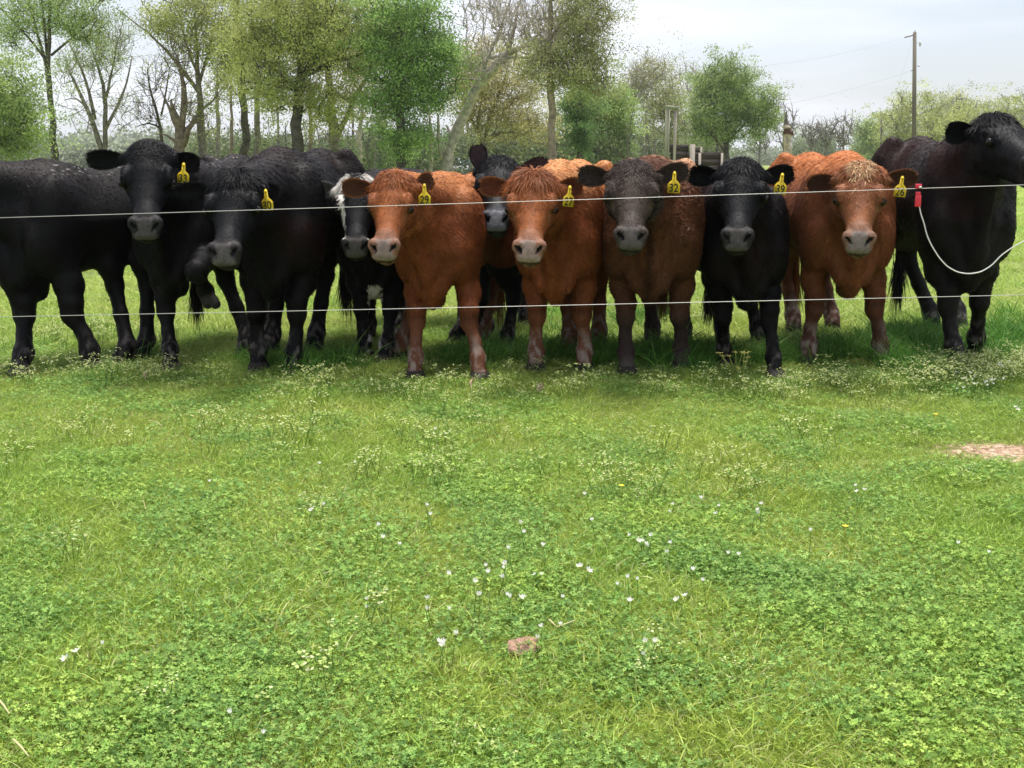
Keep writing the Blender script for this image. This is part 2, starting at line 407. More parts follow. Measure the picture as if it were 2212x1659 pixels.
def cow(label, group, fr, head, s=1.0, hoof=None, poll=None, muz=None, dh=-.38, hs=1.0, roll=0, ears=None, tagn=None, col=None, fn=None,
        fur=22000, flen=1.0, curly=.28, topk=.05, seed=1, length=1.0, lift=None, h=.011, wid=1.0, ear_half=.041, earcol=None, tail=True, up=None, tagyaw=0, tagsc=.91, name='calf', cat='calf', nose=(.09, .08, .075), fs=(0, 0), legs=.81, lock=1400, hwid=1.0, headless=False, knee=0.0, topkcol=None):
    """fr=(u,Y) of the fore station, head = heading in degrees (0 faces the camera, + faces image right)"""
    a = math.radians(head); fw = Vector((math.sin(a), -math.cos(a), 0))
    f0 = P(fr[0], 500, fr[1]); f0.z = 0
    org = f0 - fw * (.42 * s * length)
    root = empty(name, org, math.atan2(fw.y, fw.x), label, cat, group)
    MW = Matrix.Translation(org) @ Matrix.Rotation(math.atan2(fw.y, fw.x), 4, 'Z'); inv = MW.inverted()
    def L(w): return np.array(inv @ Vector(w)) / s
    hoof = hoof or {}
    FX, RX = .42 * length, -.42 * length
    # head frame (local, unit scale)
    hp = P(poll[0], poll[1], fr[1] + dh * s)
    Lh = .46 * hs; d = ray(*muz); k = d.normalized(); o_ = Vector((0, 0, H)); oc = o_ - hp; b_ = oc.dot(k); disc = b_ * b_ - (oc.dot(oc) - Lh * Lh)
    mz = o_ + k * (-b_ - math.sqrt(max(disc, 0)))
    if disc < 0: print('head', label[:20], 'too far apart', disc)
    if up is None: upv = Vector((0, 0, 1))
    else: upv = Vector(up)
    hx = (mz - hp).normalized()
    X = np.array(inv.to_3x3() @ hx); U = np.array(inv.to_3x3() @ upv)
    R = frame_from(X, U)
    if roll:
        rr = math.radians(roll); y, z = R[:, 1].copy(), R[:, 2].copy(); R[:, 1] = y * math.cos(rr) + z * math.sin(rr); R[:, 2] = z * math.cos(rr) - y * math.sin(rr)
    HP = L(hp); g = hs / s
    def hl(x, y, z): return HP + R @ np.array([x, y, z]) * g
    # grid bounds
    pts = [hl(.5, 0, 0), hl(-.1, 0, 0), hl(.3, 0, -.3)]
    lo = np.array([-.92 * length - .02, -.46, -.03]); hi = np.array([.72 * length + .05, .46, 1.25])
    for p in pts: lo = np.minimum(lo, p - .14); hi = np.maximum(hi, p + .14)
    tg = {}; liftp = None
    dflt = {'FL': (FX + .04, .13), 'FR': (FX + .0, -.13), 'HL': (RX - .04, .14), 'HR': (RX + .02, -.14)}
    for kx in dflt:
        if kx in hoof: q = L(G(*hoof[kx])); tg[kx] = (q[0], q[1])
        else: tg[kx] = dflt[kx]
        lo = np.minimum(lo, [tg[kx][0] - .12, tg[kx][1] - .12, -.03]); hi = np.maximum(hi, [tg[kx][0] + .12, tg[kx][1] + .12, 0])
    v = Vol(lo, hi, h)
    bx = np.array(BX) * length
    v.loft((0, 0, 0), np.eye(3), bx, BT, BB, np.array(BW) * wid, e=2.2, k=.03, tb=BTB, tt=.32)
    # shoulder blades, hips, pin bones, belly
    for y in (-1, 1):
        v.ell((FX - .02, y * .16 * wid, .80), (.15, .09, .25), .06)
        v.ell((FX + .05, y * .15 * wid, .64), (.11, .085, .13), .05)
        v.ell((RX - .02, y * .15, .82), (.20, .11, .24), .06)
        v.cone((RX + .03, y * .16, 1.08), (RX + .03, y * .20, 1.0), .045, .06, .06)
    # fore legs
    for kx, y in (('FL', 1), ('FR', -1)):
        tx, ty = tg[kx]; e0 = np.array([FX - .03, y * .145 * wid, .60])
        if lift and kx == lift[0]:
            kp = L(lift[1]); hp_ = L(lift[2]); mid = e0 * .45 + kp * .55
            v.cone(e0, mid, .074, .056, .05); v.cone(mid, kp, .056, .050, .03)
            q = kp * .5 + hp_ * .5; v.ell(kp, (.056, .056, .06), .02); v.cone(kp, q, .040, .029, .02); v.cone(q, hp_, .029, .046, .02)
            for yc in (-.022, .022): v.cone(hp_ + np.array([0, yc * .6, -.01]), hp_ + np.array([.015, .035 + yc, -.065]), .026, .026, .006)
            liftp = hp_ + np.array([.010, .03, -.055])
            continue
        hf = np.array([tx, ty, 0.0])
        def at(z, dx=0, dy=0):
            t = (e0[2] - z) / e0[2]; p = e0 * (1 - t) + np.array([tx, ty, 0]) * t; return np.array([p[0] + dx, p[1] + dy, z])
        kn = at(.335, .02, -y * (.012 + knee)); g_ = legs
        v.cone(e0, at(.46), .088 * g_, .072 * g_, .04); v.cone(at(.46), kn + [0, 0, .05], .074 * g_, .058 * g_, .04)
        v.cone(kn + [0, 0, .035], kn - [0, 0, .03], .066 * g_, .058 * g_, .02)
        v.cone(kn - [0, 0, .03], at(.20), .050 * g_, .037 * g_, .025); v.cone(at(.20), at(.115, -.005), .037 * g_, .053 * g_, .025)
        v.cone(at(.115, -.005), at(.06, .015), .050 * g_, .046 * g_, .025)
        v.loft(np.array([tx + .02, ty, 0]), np.array([[0, 0, -1.], [0, 1, 0], [1, 0, 0]]).T @ np.eye(3) if False else np.eye(3), [-.06, -.03, .02, .065], [.055, .06, .05, .02], [-.02, -.02, -.02, -.02], [.045, .056, .054, .03], 2.6, .02)
        v.cone((tx + .035, ty, -.02), (tx + .095, ty, .05), .006, .004, .004) if False else None
    for kx, y in (('HL', 1), ('HR', -1)):
        tx, ty = tg[kx]
        hip = np.array([RX - .02, y * .14, .84]); st = np.array([RX + .08, y * .18, .66])
        hk = np.array([tx - .12, y * .12 * .4 + ty * .6, .43]); fe = np.array([tx - .05, ty, .115])
        v.cone(hip, st, .165, .12, .06); v.cone(hip + [-.08, 0, 0], hk + [.03, 0, .14], .12, .062, .06); v.cone(st, hk + [.02, 0, .08], .11, .052, .05)
        v.cone(hk + [.01, 0, .10], hk, .053, .048, .03); v.cone(hk, hk * .5 + fe * .5, .044, .036, .03); v.cone(hk * .5 + fe * .5, fe, .036, .043, .03)
        v.cone(fe, (tx, ty, .06), .050, .047, .02)
        v.loft(np.array([tx + .01, ty, 0]), np.eye(3), [-.06, -.03, .02, .06], [.055, .06, .05, .02], [-.02, -.02, -.02, -.02], [.04, .052, .05, .03], 2.6, .02)
    # neck, throat, dewlap
    nb = hl(.02, 0, -.10); th = hl(.10, 0, -.16)
    v.cone((FX - .14, 0, .93), nb, .165 * wid, .112 * g, .06)
    v.cone((FX + .02, 0, .77), th, .142 * wid, .080 * g, .06)
    for y in (-1, 1):
        v.ell((FX + .11, y * .155 * wid, .70), (.07, .055, .10), .04)
        v.cone((FX + .13, y * .07, .60), (FX + .17, y * .045, .50), .075, .055, .035)
    v.cone((FX + .185, 0, .60), th + np.array([0, 0, -.03]), .085, .040, .035, sq=.5)
    v.cone((FX + .185, 0, .58), (FX + .15, 0, .45), .08, .05, .035, sq=.55); v.cone((FX + .15, 0, .45), (FX + .02, 0, .42), .05, .045, .04, sq=.7)
    # head
    v.loft(HP, R, np.array(HX) * g, np.array(HT) * g, np.array(HB) * g, np.array(HW) * g * np.interp(HX, [0, .2, .35], [hwid, hwid, 1]), e=2.6, k=.02, tb=.24, tt=.20)
    for y in (-1, 1):
        v.ell(hl(.10, y * .060 * hwid, -.15), (.085 * g, .042 * g, .07 * g), .03, R)
        v.ell(hl(.145, y * .098 * hwid, -.030), (.040 * g, .014 * g, .020 * g), .03, R)        # brow
        v.ell(hl(.177, y * .103 * hwid, -.058), (.030 * g, .017 * g, .024 * g), .022, R)        # lids
        v.ell(hl(.245, y * .105, -.060), (.040 * g, .022 * g, .030 * g), .02, R, sub=True)
        v.cone(hl(.035, y * .08, -.06), hl(.032, y * .112, -.064), .034 * g, .024 * g, .02)
        v.ell(hl(.405, y * .052, -.078), (.034 * g, .026 * g, .030 * g), .012, R)        # nostril flare
        cth = .75 * y; RN = R @ np.array([[1, 0, 0], [0, math.cos(cth), -math.sin(cth)], [0, math.sin(cth), math.cos(cth)]])
        v.ell(hl(.437, y * .047, -.072), (.034 * g, .024 * g, .0075 * g), .005, RN, sub=True)
    v.ell(hl(.43, 0, -.145), (.025 * g, .055 * g, .010 * g), .01, R)
    v.ell(hl(.455, 0, -.134), (.06 * g, .075 * g, .0055), .005, R, sub=True)
    v.cone(hl(.20, 0, -.175), hl(.40, 0, -.158), .05 * g, .045 * g, .03)
    if tail:
        v.cone((bx[0] + .03, 0, 1.03), (bx[0] - .05, .01, .95), .045, .032, .03); v.cone((bx[0] - .05, .01, .95), (bx[0] - .07, .02, .62), .030, .020, .02); v.cone((bx[0] - .07, .02, .62), (bx[0] - .06, .03, .40), .020, .022, .02)
    V, Q = v.nets()
    N, fn_ = vnormals(V, Q)
    # colours
    hc = (V - HP) @ R / g              # head coordinates
    onhead = (hc[:, 0] > -.02) & (hc[:, 0] < .52) & (np.abs(hc[:, 1]) < .17) & (hc[:, 2] > -.26) & (hc[:, 2] < .06)
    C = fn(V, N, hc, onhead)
    yy_ = np.abs(hc[:, 1]) + .006 * nz(V, .03, seed + 40); zz_ = hc[:, 2]
    pad = onhead & (hc[:, 0] > .392) & (zz_ > -.142) & (yy_ < .034 + .42 * np.clip(-.070 - zz_, 0, .055)) & (hc[:, 0] > .395 + .35 * np.clip(yy_ - .035, 0, 1))
    near_ = (onhead * np.clip((hc[:, 0] - .35) / .04, 0, 1) * .38)[:, None]; C = C * (1 - near_) + np.array(nose) * .55 * near_
    C[pad] = .72 * np.array(nose) * (1 + .25 * nz(V[pad] * 1.0, .03, seed)[:, None])
    ny_ = np.abs(hc[:, 1]) - .047; nz_ = hc[:, 2] + .072; n1 = ny_ * .73 + nz_ * .68; n2 = -ny_ * .68 + nz_ * .73
    nos = onhead & (((hc[:, 0] - .437) / .035) ** 2 + (n1 / .025) ** 2 + (n2 / .0085) ** 2 < 1)
    C[nos] = .006
    lip = onhead & (hc[:, 0] > .40) & (np.abs(hc[:, 2] + .137) < .010); C[lip] *= .2
    for y in (-1, 1):
        dd = np.linalg.norm((hc - [.182, y * .122 * hwid, -.058]) * [.75, 1, 1], axis=1); C[onhead & (dd < .032)] *= .3
    if liftp is not None:
        q_ = np.linalg.norm(V - liftp, axis=1) < .055; C[q_] = [.026, .023, .020]
    hfm = V[:, 2] < .055; C[hfm] = np.array([.035, .03, .026]) * (1 + .3 * nz(V[hfm], .05, seed + 3)[:, None])
    body = link('body', mesh_np('body', V * s, Q.ravel(), np.full(len(Q), 4), C, True), M['hide'], root)
    # ---- coat of hair
    r = np.random.default_rng(seed); area = np.linalg.norm(fn_, axis=1)
    fc = V[Q].mean(1); fN = N[Q[:, 0]]
    cl = np.array(inv @ cam.location) / s; vis = ((cl - fc) * fN).sum(1) > -.15
    hcf = (fc - HP) @ R / g
    padf = pad[Q].any(1) | nos[Q].any(1)
    onh = onhead[Q].any(1)
    eye_f = np.zeros(len(fc), bool)
    for y in (-1, 1): eye_f |= np.linalg.norm(hcf - [.182, y * .122 * hwid, -.058], axis=1) < .020
    wgt = area * np.where(vis, 1, .5) * np.where(padf | eye_f, 0, 1) * np.where(fc[:, 2] < .05, 0, 1) * np.where(onh, 1.6, 1)
    def grow(n, w, len_, wd, lift_, jit, colf=None, dirf=None):
        f = r.choice(len(Q), n, p=w / w.sum()); a1, a2 = r.random(n), r.random(n); q = V[Q[f]]
        p = (q[:, 0] * ((1 - a1) * (1 - a2))[:, None] + q[:, 1] * (a1 * (1 - a2))[:, None] + q[:, 2] * (a1 * a2)[:, None] + q[:, 3] * ((1 - a1) * a2)[:, None])
        nn = N[Q[f, 0]]; hh = hcf[f]; oh = onh[f]
        fl = np.tile(np.array([-.6, 0, -.8]), (n, 1)); fl[:, 1] += nn[:, 1] * .3
        fl += np.stack([nz(p, .35, seed + 5), nz(p, .35, seed + 6), nz(p, .35, seed + 7)], 1) * .45
        if curly:
            fl += np.stack([nz(p, .035, seed + 15), nz(p, .035, seed + 16), nz(p, .035, seed + 17)], 1) * 3.2 * curly
        cen = np.stack([hh[:, 0] - .12, hh[:, 1], hh[:, 2] * .3], 1)                       # forehead whorl
        hd = cen * np.array([8, 9, 3]) + np.array([.35, 0, -.05]); hd = hd / (np.linalg.norm(hd, axis=1)[:, None] + .3)
        hd = np.where((hh[:, 0] > .3)[:, None], np.array([.3, 0, -.3]) + hh * np.array([0, 4, 0]), hd)
        fl[oh] = (hd @ R.T)[oh] + r.normal(size=(oh.sum(), 3)) * .15
        if dirf is not None: fl = dirf(p, nn, hh)
        fl -= nn * (fl * nn).sum(1)[:, None]; fl /= np.linalg.norm(fl, axis=1)[:, None] + 1e-6
        dr = fl + nn * lift_ + r.normal(size=(n, 3)) * jit
        ll = len_(p, hh, oh) * r.uniform(.6, 1.25, n)
        cc = C[Q[f, 0]] * r.uniform(.7, 1.35, (n, 1)) * (1 + .32 * nz(p * [1, 1, .55], .06, seed + 9)[:, None])
        if colf is not None: cc = colf(p, hh, cc)
        bend = -nn * (ll * .35)[:, None] + np.array([0, 0, -.12]) * ll[:, None]
        return strands(p * s, dr, ll * s, wd * r.uniform(.7, 1.3, n), cc, bend * s, 2, side=nn * 1.0 + r.normal(size=(n, 3)) * .35)
    def ln(p, hh, oh):
        l = np.where(p[:, 2] < .35, .012, .021) * flen
        return np.where(oh, np.where(hh[:, 0] > .25, .008, np.interp(hh[:, 0], [0, .12, .2, .3], [.030, .024, .014, .010]) * (.6 + .4 * flen)), l)
    parts = [grow(int(fur * 2.2), wgt, ln, .0030, .30 + .25 * curly, .16)]
    if lock: parts.append(grow(lock, wgt * np.where(onh, .06, 1) * (fc[:, 2] > .45), lambda p, hh, oh: ln(p, hh, oh) * 1.45, .0055, .34, .10, lambda p, hh, cc: cc * np.random.default_rng(5).uniform(.6, 1.55, (len(cc), 1))))
    off = 0; VV = []; FF = []; LL = []; CC = []
    for S in parts:
        VV.append(S[0]); FF.append(S[1] + off); LL.append(S[2]); CC.append(S[3]); off += len(S[0])
    link('coat_hair', mesh_np('coat_hair', np.concatenate(VV), np.concatenate(FF), np.concatenate(LL), np.concatenate(CC), True), M['fur'], root)
    if topk > 0:
        w2 = wgt * np.exp(-(((hcf[:, 0] - .0) / .05) ** 2 + (hcf[:, 1] / .075) ** 2)) * (hcf[:, 2] > -.09) * onh
        tc = topkcol
        def tdir(p, nn, hh):
            q = (p - hl(-.01, 0, 0)); return q * 3 / (np.linalg.norm(q, axis=1)[:, None] + .02) * .35 + (R[:, 0] * .35 + np.array([0, 0, .25])) + r.normal(size=p.shape) * .22
        S = grow(2600, w2, lambda p, hh, oh: np.full(len(p), topk), .0034, .55, .2,
                 (lambda p, hh, cc: np.where((r.random(len(p)) < .5)[:, None] & (np.abs(hh[:, 1]) < .045)[:, None], np.array(tc) * r.uniform(.7, 1.2, (len(p), 1)), cc)) if tc else None, tdir)
        link('forelock', mesh_np('forelock', S[0], S[1], S[2], S[3], True), M['fur'], root)
    if tail:
        n = 500; rt = np.array([bx[0] - .06, .03, .42]) + r.normal(size=(n, 3)) * [.012, .012, .05]
        S = strands(rt * s, np.tile([0, 0, -1.], (n, 1)) + r.normal(size=(n, 3)) * .10, r.uniform(.15, .30, n) * s, np.full(n, .005), np.tile(C[V[:, 2].argmax()] * .5, (n, 1)), None, 3)
        link('tail_switch', mesh_np('tail_switch', S[0], S[1], S[2], S[3], True), M['fur'], root)
    # eyes
    for y in (-1, 1):
        mb = MB(); c = hl(.184, y * .110 * hwid, -.060) * s; R0 = .0185 * hs
        th_ = np.linspace(0, math.pi, 9); V_ = []; Fc = []
        for i, t in enumerate(th_):
            for j in range(14):
                ph = j / 14 * 2 * math.pi; V_.append(c + R0 * np.array([math.sin(t) * math.cos(ph), math.sin(t) * math.sin(ph), math.cos(t)]))
        for i in range(8):
            for j in range(14):
                Fc.append((i * 14 + j, (i + 1) * 14 + j, (i + 1) * 14 + (j + 1) % 14, i * 14 + (j + 1) % 14))
        mb.add(V_, Fc); mb.obj('eye', M['eye'], root, True)
    # ears
    ec = earcol or (C[onhead].mean(0) * .5, C[onhead].mean(0) * .8)
    for q, (tip, off_y) in enumerate(ears or []):
        # which side of the head: the one nearer the tip
        cand = [(hl(.032, y * .092, -.062), y) for y in (-1, 1)]
        tw = P(tip[0], tip[1], 1)
        best = None
        for cpt, y in cand:
            wpt = MW @ Vector(cpt * s); tp = P(tip[0], tip[1], wpt.y + off_y); dd = (tp - wpt).length
            if best is None or dd < best[0]: best = (dd, cpt, tp, wpt)
        tpl = L(best[2]) * s; bl = best[1] * s
        ccam = np.array(inv @ cam.location); fc_ = ccam - bl; fc_ = fc_ / np.linalg.norm(fc_)
        fdir = fc_ * (1 if fs[q] == 0 else fs[q]) + np.array([0, 0, -.15])
        me, eb, ax, ff = ear_mesh(bl, tpl, fdir, ear_half * hs, ec[0], ec[1], .8 + .4 * flen, seed + q)
        link('ear', me, M['fur'], root)
        if tagn and q == tagn[2]:
            yy = best[3].y - .055
            pw = P(tagn[1][0], tagn[1][1] - 10, yy)
            ear_tag(root, inv, pw, tagn[0], yaw=tagyaw, roll=tagn[3] if len(tagn) > 3 else 0, sc=tagsc)
    return root
# ------------------------------------------------------------------ the herd
def coat_red(base=(.185, .051, .017), top=(.40, .15, .05), leg=(.15, .058, .030), face=(.26, .082, .027), mud=.8, sd=0, eyepale=.5):
    def f(V, N, hc, oh):
        n = len(V); z = V[:, 2:3]; b = np.array(base)
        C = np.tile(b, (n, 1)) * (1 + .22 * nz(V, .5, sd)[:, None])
        t = np.clip((z - .85) / .25, 0, 1) * np.clip(N[:, 2:3] * 1.4, 0, 1); C = C * (1 - t) + np.array(top) * t  # bleached back; its sunlit orange is also painted into upward-facing hide
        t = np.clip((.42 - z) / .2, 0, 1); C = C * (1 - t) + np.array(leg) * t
        C[oh] = np.array(face) * (1 + .25 * nz(V[oh], .12, sd + 1)[:, None])
        k = oh & (hc[:, 0] > .33); C[k] = C[k] * .8 + np.array([.06, .045, .035])
        for y in (-1, 1):     # paler, mud-free ring below the eyes
            d = np.linalg.norm((hc - [.215, y * .10, -.075]) * [1, 1, .8], axis=1); w = (np.clip(1 - d / .035, 0, 1) * oh * eyepale)[:, None]
            C = C * (1 - w) + np.array([.38, .25, .14]) * w
        m = (np.clip((.26 - z[:, 0]) / .10, 0, 1) * np.clip(nz(V * [1, 1, .45], .05, sd + 2) * 2.6 + .05, 0, 1) * mud)[:, None]
        C = C * (1 - m) + np.array([.30, .24, .205]) * m
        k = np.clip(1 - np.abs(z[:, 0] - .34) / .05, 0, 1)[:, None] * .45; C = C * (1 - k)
        return C
    return f
def coat_black(base=(.0042, .0037, .0043), top=(.0095, .006, .0055), leg=(.0055, .005, .0055), mud=.6, sd=0, warm=0.0, blaze=None, dust=0.0):
    def f(V, N, hc, oh):
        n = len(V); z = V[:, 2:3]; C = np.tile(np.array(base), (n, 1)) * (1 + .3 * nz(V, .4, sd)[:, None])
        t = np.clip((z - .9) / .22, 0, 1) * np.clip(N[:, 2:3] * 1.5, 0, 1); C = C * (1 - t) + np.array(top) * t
        w = (np.clip(nz(V, .6, sd + 3) * 1.5, 0, 1) * (~oh) * np.clip((z[:, 0] - .5) / .1, 0, 1) * warm)[:, None]; C = C * (1 - w) + np.array([.020, .006, .0045]) * w
        C[oh] = np.array([.0068, .0070, .0083]) * (1 + .2 * nz(V[oh], .1, sd + 1)[:, None])
        m = (np.clip((.24 - z[:, 0]) / .10, 0, 1) * np.clip(nz(V * [1, 1, .45], .045, sd + 2) * 2.0 - .1, 0, 1) * mud)[:, None]
        C = C * (1 - m) + np.array([.17, .15, .135]) * m
        if dust:
            m = (np.clip((z[:, 0] - 1.02) / .06, 0, 1) * (V[:, 0] < .35) * (nz(V * [.5, 1, 1], .02, sd + 8, 2) > .72) * dust)[:, None]; C = C * (1 - m) + np.array([.42, .38, .35]) * m
        if blaze:
            C = blaze(V, hc, oh, C)
        return C
    return f
def coat_brown(V, N, hc, oh):
    n = len(V); z = V[:, 2:3]; C = np.tile(np.array([.11, .042, .020]), (n, 1)) * (1 + .3 * nz(V, .3, 55)[:, None])
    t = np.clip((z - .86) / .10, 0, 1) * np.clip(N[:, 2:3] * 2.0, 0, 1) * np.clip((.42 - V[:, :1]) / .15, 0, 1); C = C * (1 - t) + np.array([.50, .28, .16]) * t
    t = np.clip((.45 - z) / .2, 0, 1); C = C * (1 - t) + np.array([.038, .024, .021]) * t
    k = np.clip(1 - np.abs(V[:, 1]) / .035, 0, 1) * (V[:, 0] > .45) * (z[:, 0] < .85) * .7; C = C * (1 - k[:, None])
    C[oh] = np.array([.050, .035, .028]) * (1 + .25 * nz(V[oh], .1, 56)[:, None])
    for y in (-1, 1):
        d = np.linalg.norm(hc - [.225, y * .10, -.08], axis=1); w = (np.clip(1 - d / .04, 0, 1) * oh * .6)[:, None]; C = C * (1 - w) + np.array([.22, .15, .08]) * w
    m = (np.clip((.12 - z[:, 0]) / .06, 0, 1) * .6)[:, None]; C = C * (1 - m) + np.array([.12, .10, .09]) * m
    return C
def blaze4(V, hc, oh, C):
    w = oh & (hc[:, 0] < .07 + .02 * nz(V, .04, 8)) & (np.abs(hc[:, 1]) > .02)
    w |= oh & (hc[:, 0] < .40) & (np.abs(hc[:, 1] + .078 - .025 * np.clip(hc[:, 0] - .15, 0, 1) / .3) < .009 + .022 * np.clip(.2 - hc[:, 0], 0, 1) / .2 + .008 * nz(V, .05, 3)) & (hc[:, 2] > -.16)
    w |= oh & (hc[:, 0] < .40) & (hc[:, 0] > .30) & (hc[:, 1] > .064)
    C[w] = np.array([.62, .58, .52]); k = (V[:, 2] < .47) & (V[:, 0] > .38) & (V[:, 0] < .6) & (np.abs(V[:, 1]) + .03 * nz(V, .08, 9) < .035); C[k] = [.55, .5, .45]
    return C

HERD = 'young cattle lined up behind the wire fence'
BLK_E = ((.014, .012, .013), (.016, .014, .015))
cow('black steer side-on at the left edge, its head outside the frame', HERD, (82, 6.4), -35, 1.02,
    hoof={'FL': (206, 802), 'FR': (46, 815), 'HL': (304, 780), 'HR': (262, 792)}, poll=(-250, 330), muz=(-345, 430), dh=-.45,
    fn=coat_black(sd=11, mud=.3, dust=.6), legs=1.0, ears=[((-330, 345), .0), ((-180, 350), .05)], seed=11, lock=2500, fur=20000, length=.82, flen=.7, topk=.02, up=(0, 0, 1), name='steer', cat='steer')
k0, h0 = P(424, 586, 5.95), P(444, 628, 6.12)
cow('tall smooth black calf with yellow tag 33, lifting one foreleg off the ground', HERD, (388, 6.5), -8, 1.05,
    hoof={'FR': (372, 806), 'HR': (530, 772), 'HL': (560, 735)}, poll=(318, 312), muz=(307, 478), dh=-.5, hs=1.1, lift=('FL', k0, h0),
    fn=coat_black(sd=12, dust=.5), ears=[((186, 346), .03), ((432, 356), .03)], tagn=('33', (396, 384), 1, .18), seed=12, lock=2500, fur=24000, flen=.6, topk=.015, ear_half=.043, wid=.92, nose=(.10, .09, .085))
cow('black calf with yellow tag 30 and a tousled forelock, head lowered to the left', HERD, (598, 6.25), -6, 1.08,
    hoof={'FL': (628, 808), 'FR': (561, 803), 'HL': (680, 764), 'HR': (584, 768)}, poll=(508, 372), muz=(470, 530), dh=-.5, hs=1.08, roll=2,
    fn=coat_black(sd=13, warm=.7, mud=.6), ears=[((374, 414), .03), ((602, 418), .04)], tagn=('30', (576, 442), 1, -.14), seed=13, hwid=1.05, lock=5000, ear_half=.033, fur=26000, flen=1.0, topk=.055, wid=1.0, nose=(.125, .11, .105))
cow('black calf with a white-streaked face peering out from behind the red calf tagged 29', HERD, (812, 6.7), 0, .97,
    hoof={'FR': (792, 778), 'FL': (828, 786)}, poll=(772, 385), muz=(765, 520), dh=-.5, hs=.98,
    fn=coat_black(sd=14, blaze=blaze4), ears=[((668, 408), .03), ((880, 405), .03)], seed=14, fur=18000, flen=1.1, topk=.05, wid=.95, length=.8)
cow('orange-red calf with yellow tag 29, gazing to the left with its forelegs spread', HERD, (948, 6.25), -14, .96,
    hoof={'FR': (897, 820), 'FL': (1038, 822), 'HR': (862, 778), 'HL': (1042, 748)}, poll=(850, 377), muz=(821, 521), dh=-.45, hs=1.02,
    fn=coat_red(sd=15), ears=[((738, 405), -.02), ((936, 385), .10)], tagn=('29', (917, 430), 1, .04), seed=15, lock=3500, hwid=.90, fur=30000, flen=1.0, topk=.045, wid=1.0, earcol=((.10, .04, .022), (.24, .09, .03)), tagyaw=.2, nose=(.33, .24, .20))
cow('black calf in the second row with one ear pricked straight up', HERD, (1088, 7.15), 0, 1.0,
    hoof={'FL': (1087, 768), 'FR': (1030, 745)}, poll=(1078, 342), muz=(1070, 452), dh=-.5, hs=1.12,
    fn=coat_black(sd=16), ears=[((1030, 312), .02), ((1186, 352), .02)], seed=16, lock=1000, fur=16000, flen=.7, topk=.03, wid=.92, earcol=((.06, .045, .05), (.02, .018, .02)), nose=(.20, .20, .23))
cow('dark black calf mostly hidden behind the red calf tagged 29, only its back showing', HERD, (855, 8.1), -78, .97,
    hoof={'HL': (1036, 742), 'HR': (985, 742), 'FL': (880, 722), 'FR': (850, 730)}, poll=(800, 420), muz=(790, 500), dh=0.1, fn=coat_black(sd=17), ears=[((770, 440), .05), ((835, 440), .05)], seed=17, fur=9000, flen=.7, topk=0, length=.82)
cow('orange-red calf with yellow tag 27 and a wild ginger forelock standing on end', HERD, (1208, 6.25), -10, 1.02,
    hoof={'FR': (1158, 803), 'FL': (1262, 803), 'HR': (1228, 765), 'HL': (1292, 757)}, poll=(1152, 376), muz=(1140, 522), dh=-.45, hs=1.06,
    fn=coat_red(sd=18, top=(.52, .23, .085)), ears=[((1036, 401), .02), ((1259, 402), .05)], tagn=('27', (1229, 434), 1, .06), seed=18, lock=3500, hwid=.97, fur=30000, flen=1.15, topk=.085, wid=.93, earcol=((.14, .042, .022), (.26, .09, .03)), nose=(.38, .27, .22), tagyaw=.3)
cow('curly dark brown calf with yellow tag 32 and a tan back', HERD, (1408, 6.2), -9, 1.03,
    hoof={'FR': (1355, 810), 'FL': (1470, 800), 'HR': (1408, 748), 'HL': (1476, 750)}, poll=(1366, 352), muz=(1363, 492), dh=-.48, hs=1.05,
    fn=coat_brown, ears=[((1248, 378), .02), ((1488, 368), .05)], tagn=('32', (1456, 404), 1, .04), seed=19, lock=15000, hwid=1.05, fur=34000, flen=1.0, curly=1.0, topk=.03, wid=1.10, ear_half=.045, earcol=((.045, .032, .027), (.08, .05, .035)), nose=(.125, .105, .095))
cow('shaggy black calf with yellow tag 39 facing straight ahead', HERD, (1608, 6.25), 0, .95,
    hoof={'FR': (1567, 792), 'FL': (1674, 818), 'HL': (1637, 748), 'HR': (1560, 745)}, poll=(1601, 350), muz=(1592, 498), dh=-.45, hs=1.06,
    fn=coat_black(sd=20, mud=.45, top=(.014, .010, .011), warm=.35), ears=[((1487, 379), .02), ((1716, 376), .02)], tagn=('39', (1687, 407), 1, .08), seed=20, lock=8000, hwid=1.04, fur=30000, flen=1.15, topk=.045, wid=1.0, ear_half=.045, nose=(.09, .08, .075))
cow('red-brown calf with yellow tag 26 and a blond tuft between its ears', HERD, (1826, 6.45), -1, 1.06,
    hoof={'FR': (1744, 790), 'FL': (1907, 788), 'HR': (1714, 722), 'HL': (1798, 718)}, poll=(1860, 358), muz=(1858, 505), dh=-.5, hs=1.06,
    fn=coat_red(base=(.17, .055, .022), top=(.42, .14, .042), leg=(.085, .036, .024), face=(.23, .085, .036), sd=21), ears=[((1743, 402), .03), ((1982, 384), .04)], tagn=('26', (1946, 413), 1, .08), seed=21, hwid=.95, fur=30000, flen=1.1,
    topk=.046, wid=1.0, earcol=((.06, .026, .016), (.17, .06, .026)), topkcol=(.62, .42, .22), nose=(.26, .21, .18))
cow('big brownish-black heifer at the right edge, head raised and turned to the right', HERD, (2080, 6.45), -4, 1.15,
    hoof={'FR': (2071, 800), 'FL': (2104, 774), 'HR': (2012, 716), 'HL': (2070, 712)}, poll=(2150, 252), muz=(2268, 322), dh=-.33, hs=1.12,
    fn=coat_black(base=(.0085, .007, .007), top=(.026, .015, .012), sd=22, warm=.8, mud=.6), ears=[((2041, 288), .02), ((2165, 285), .2)], seed=22, fur=30000, flen=.9, topk=.06, wid=.88, name='heifer', ear_half=.047, cat='heifer')
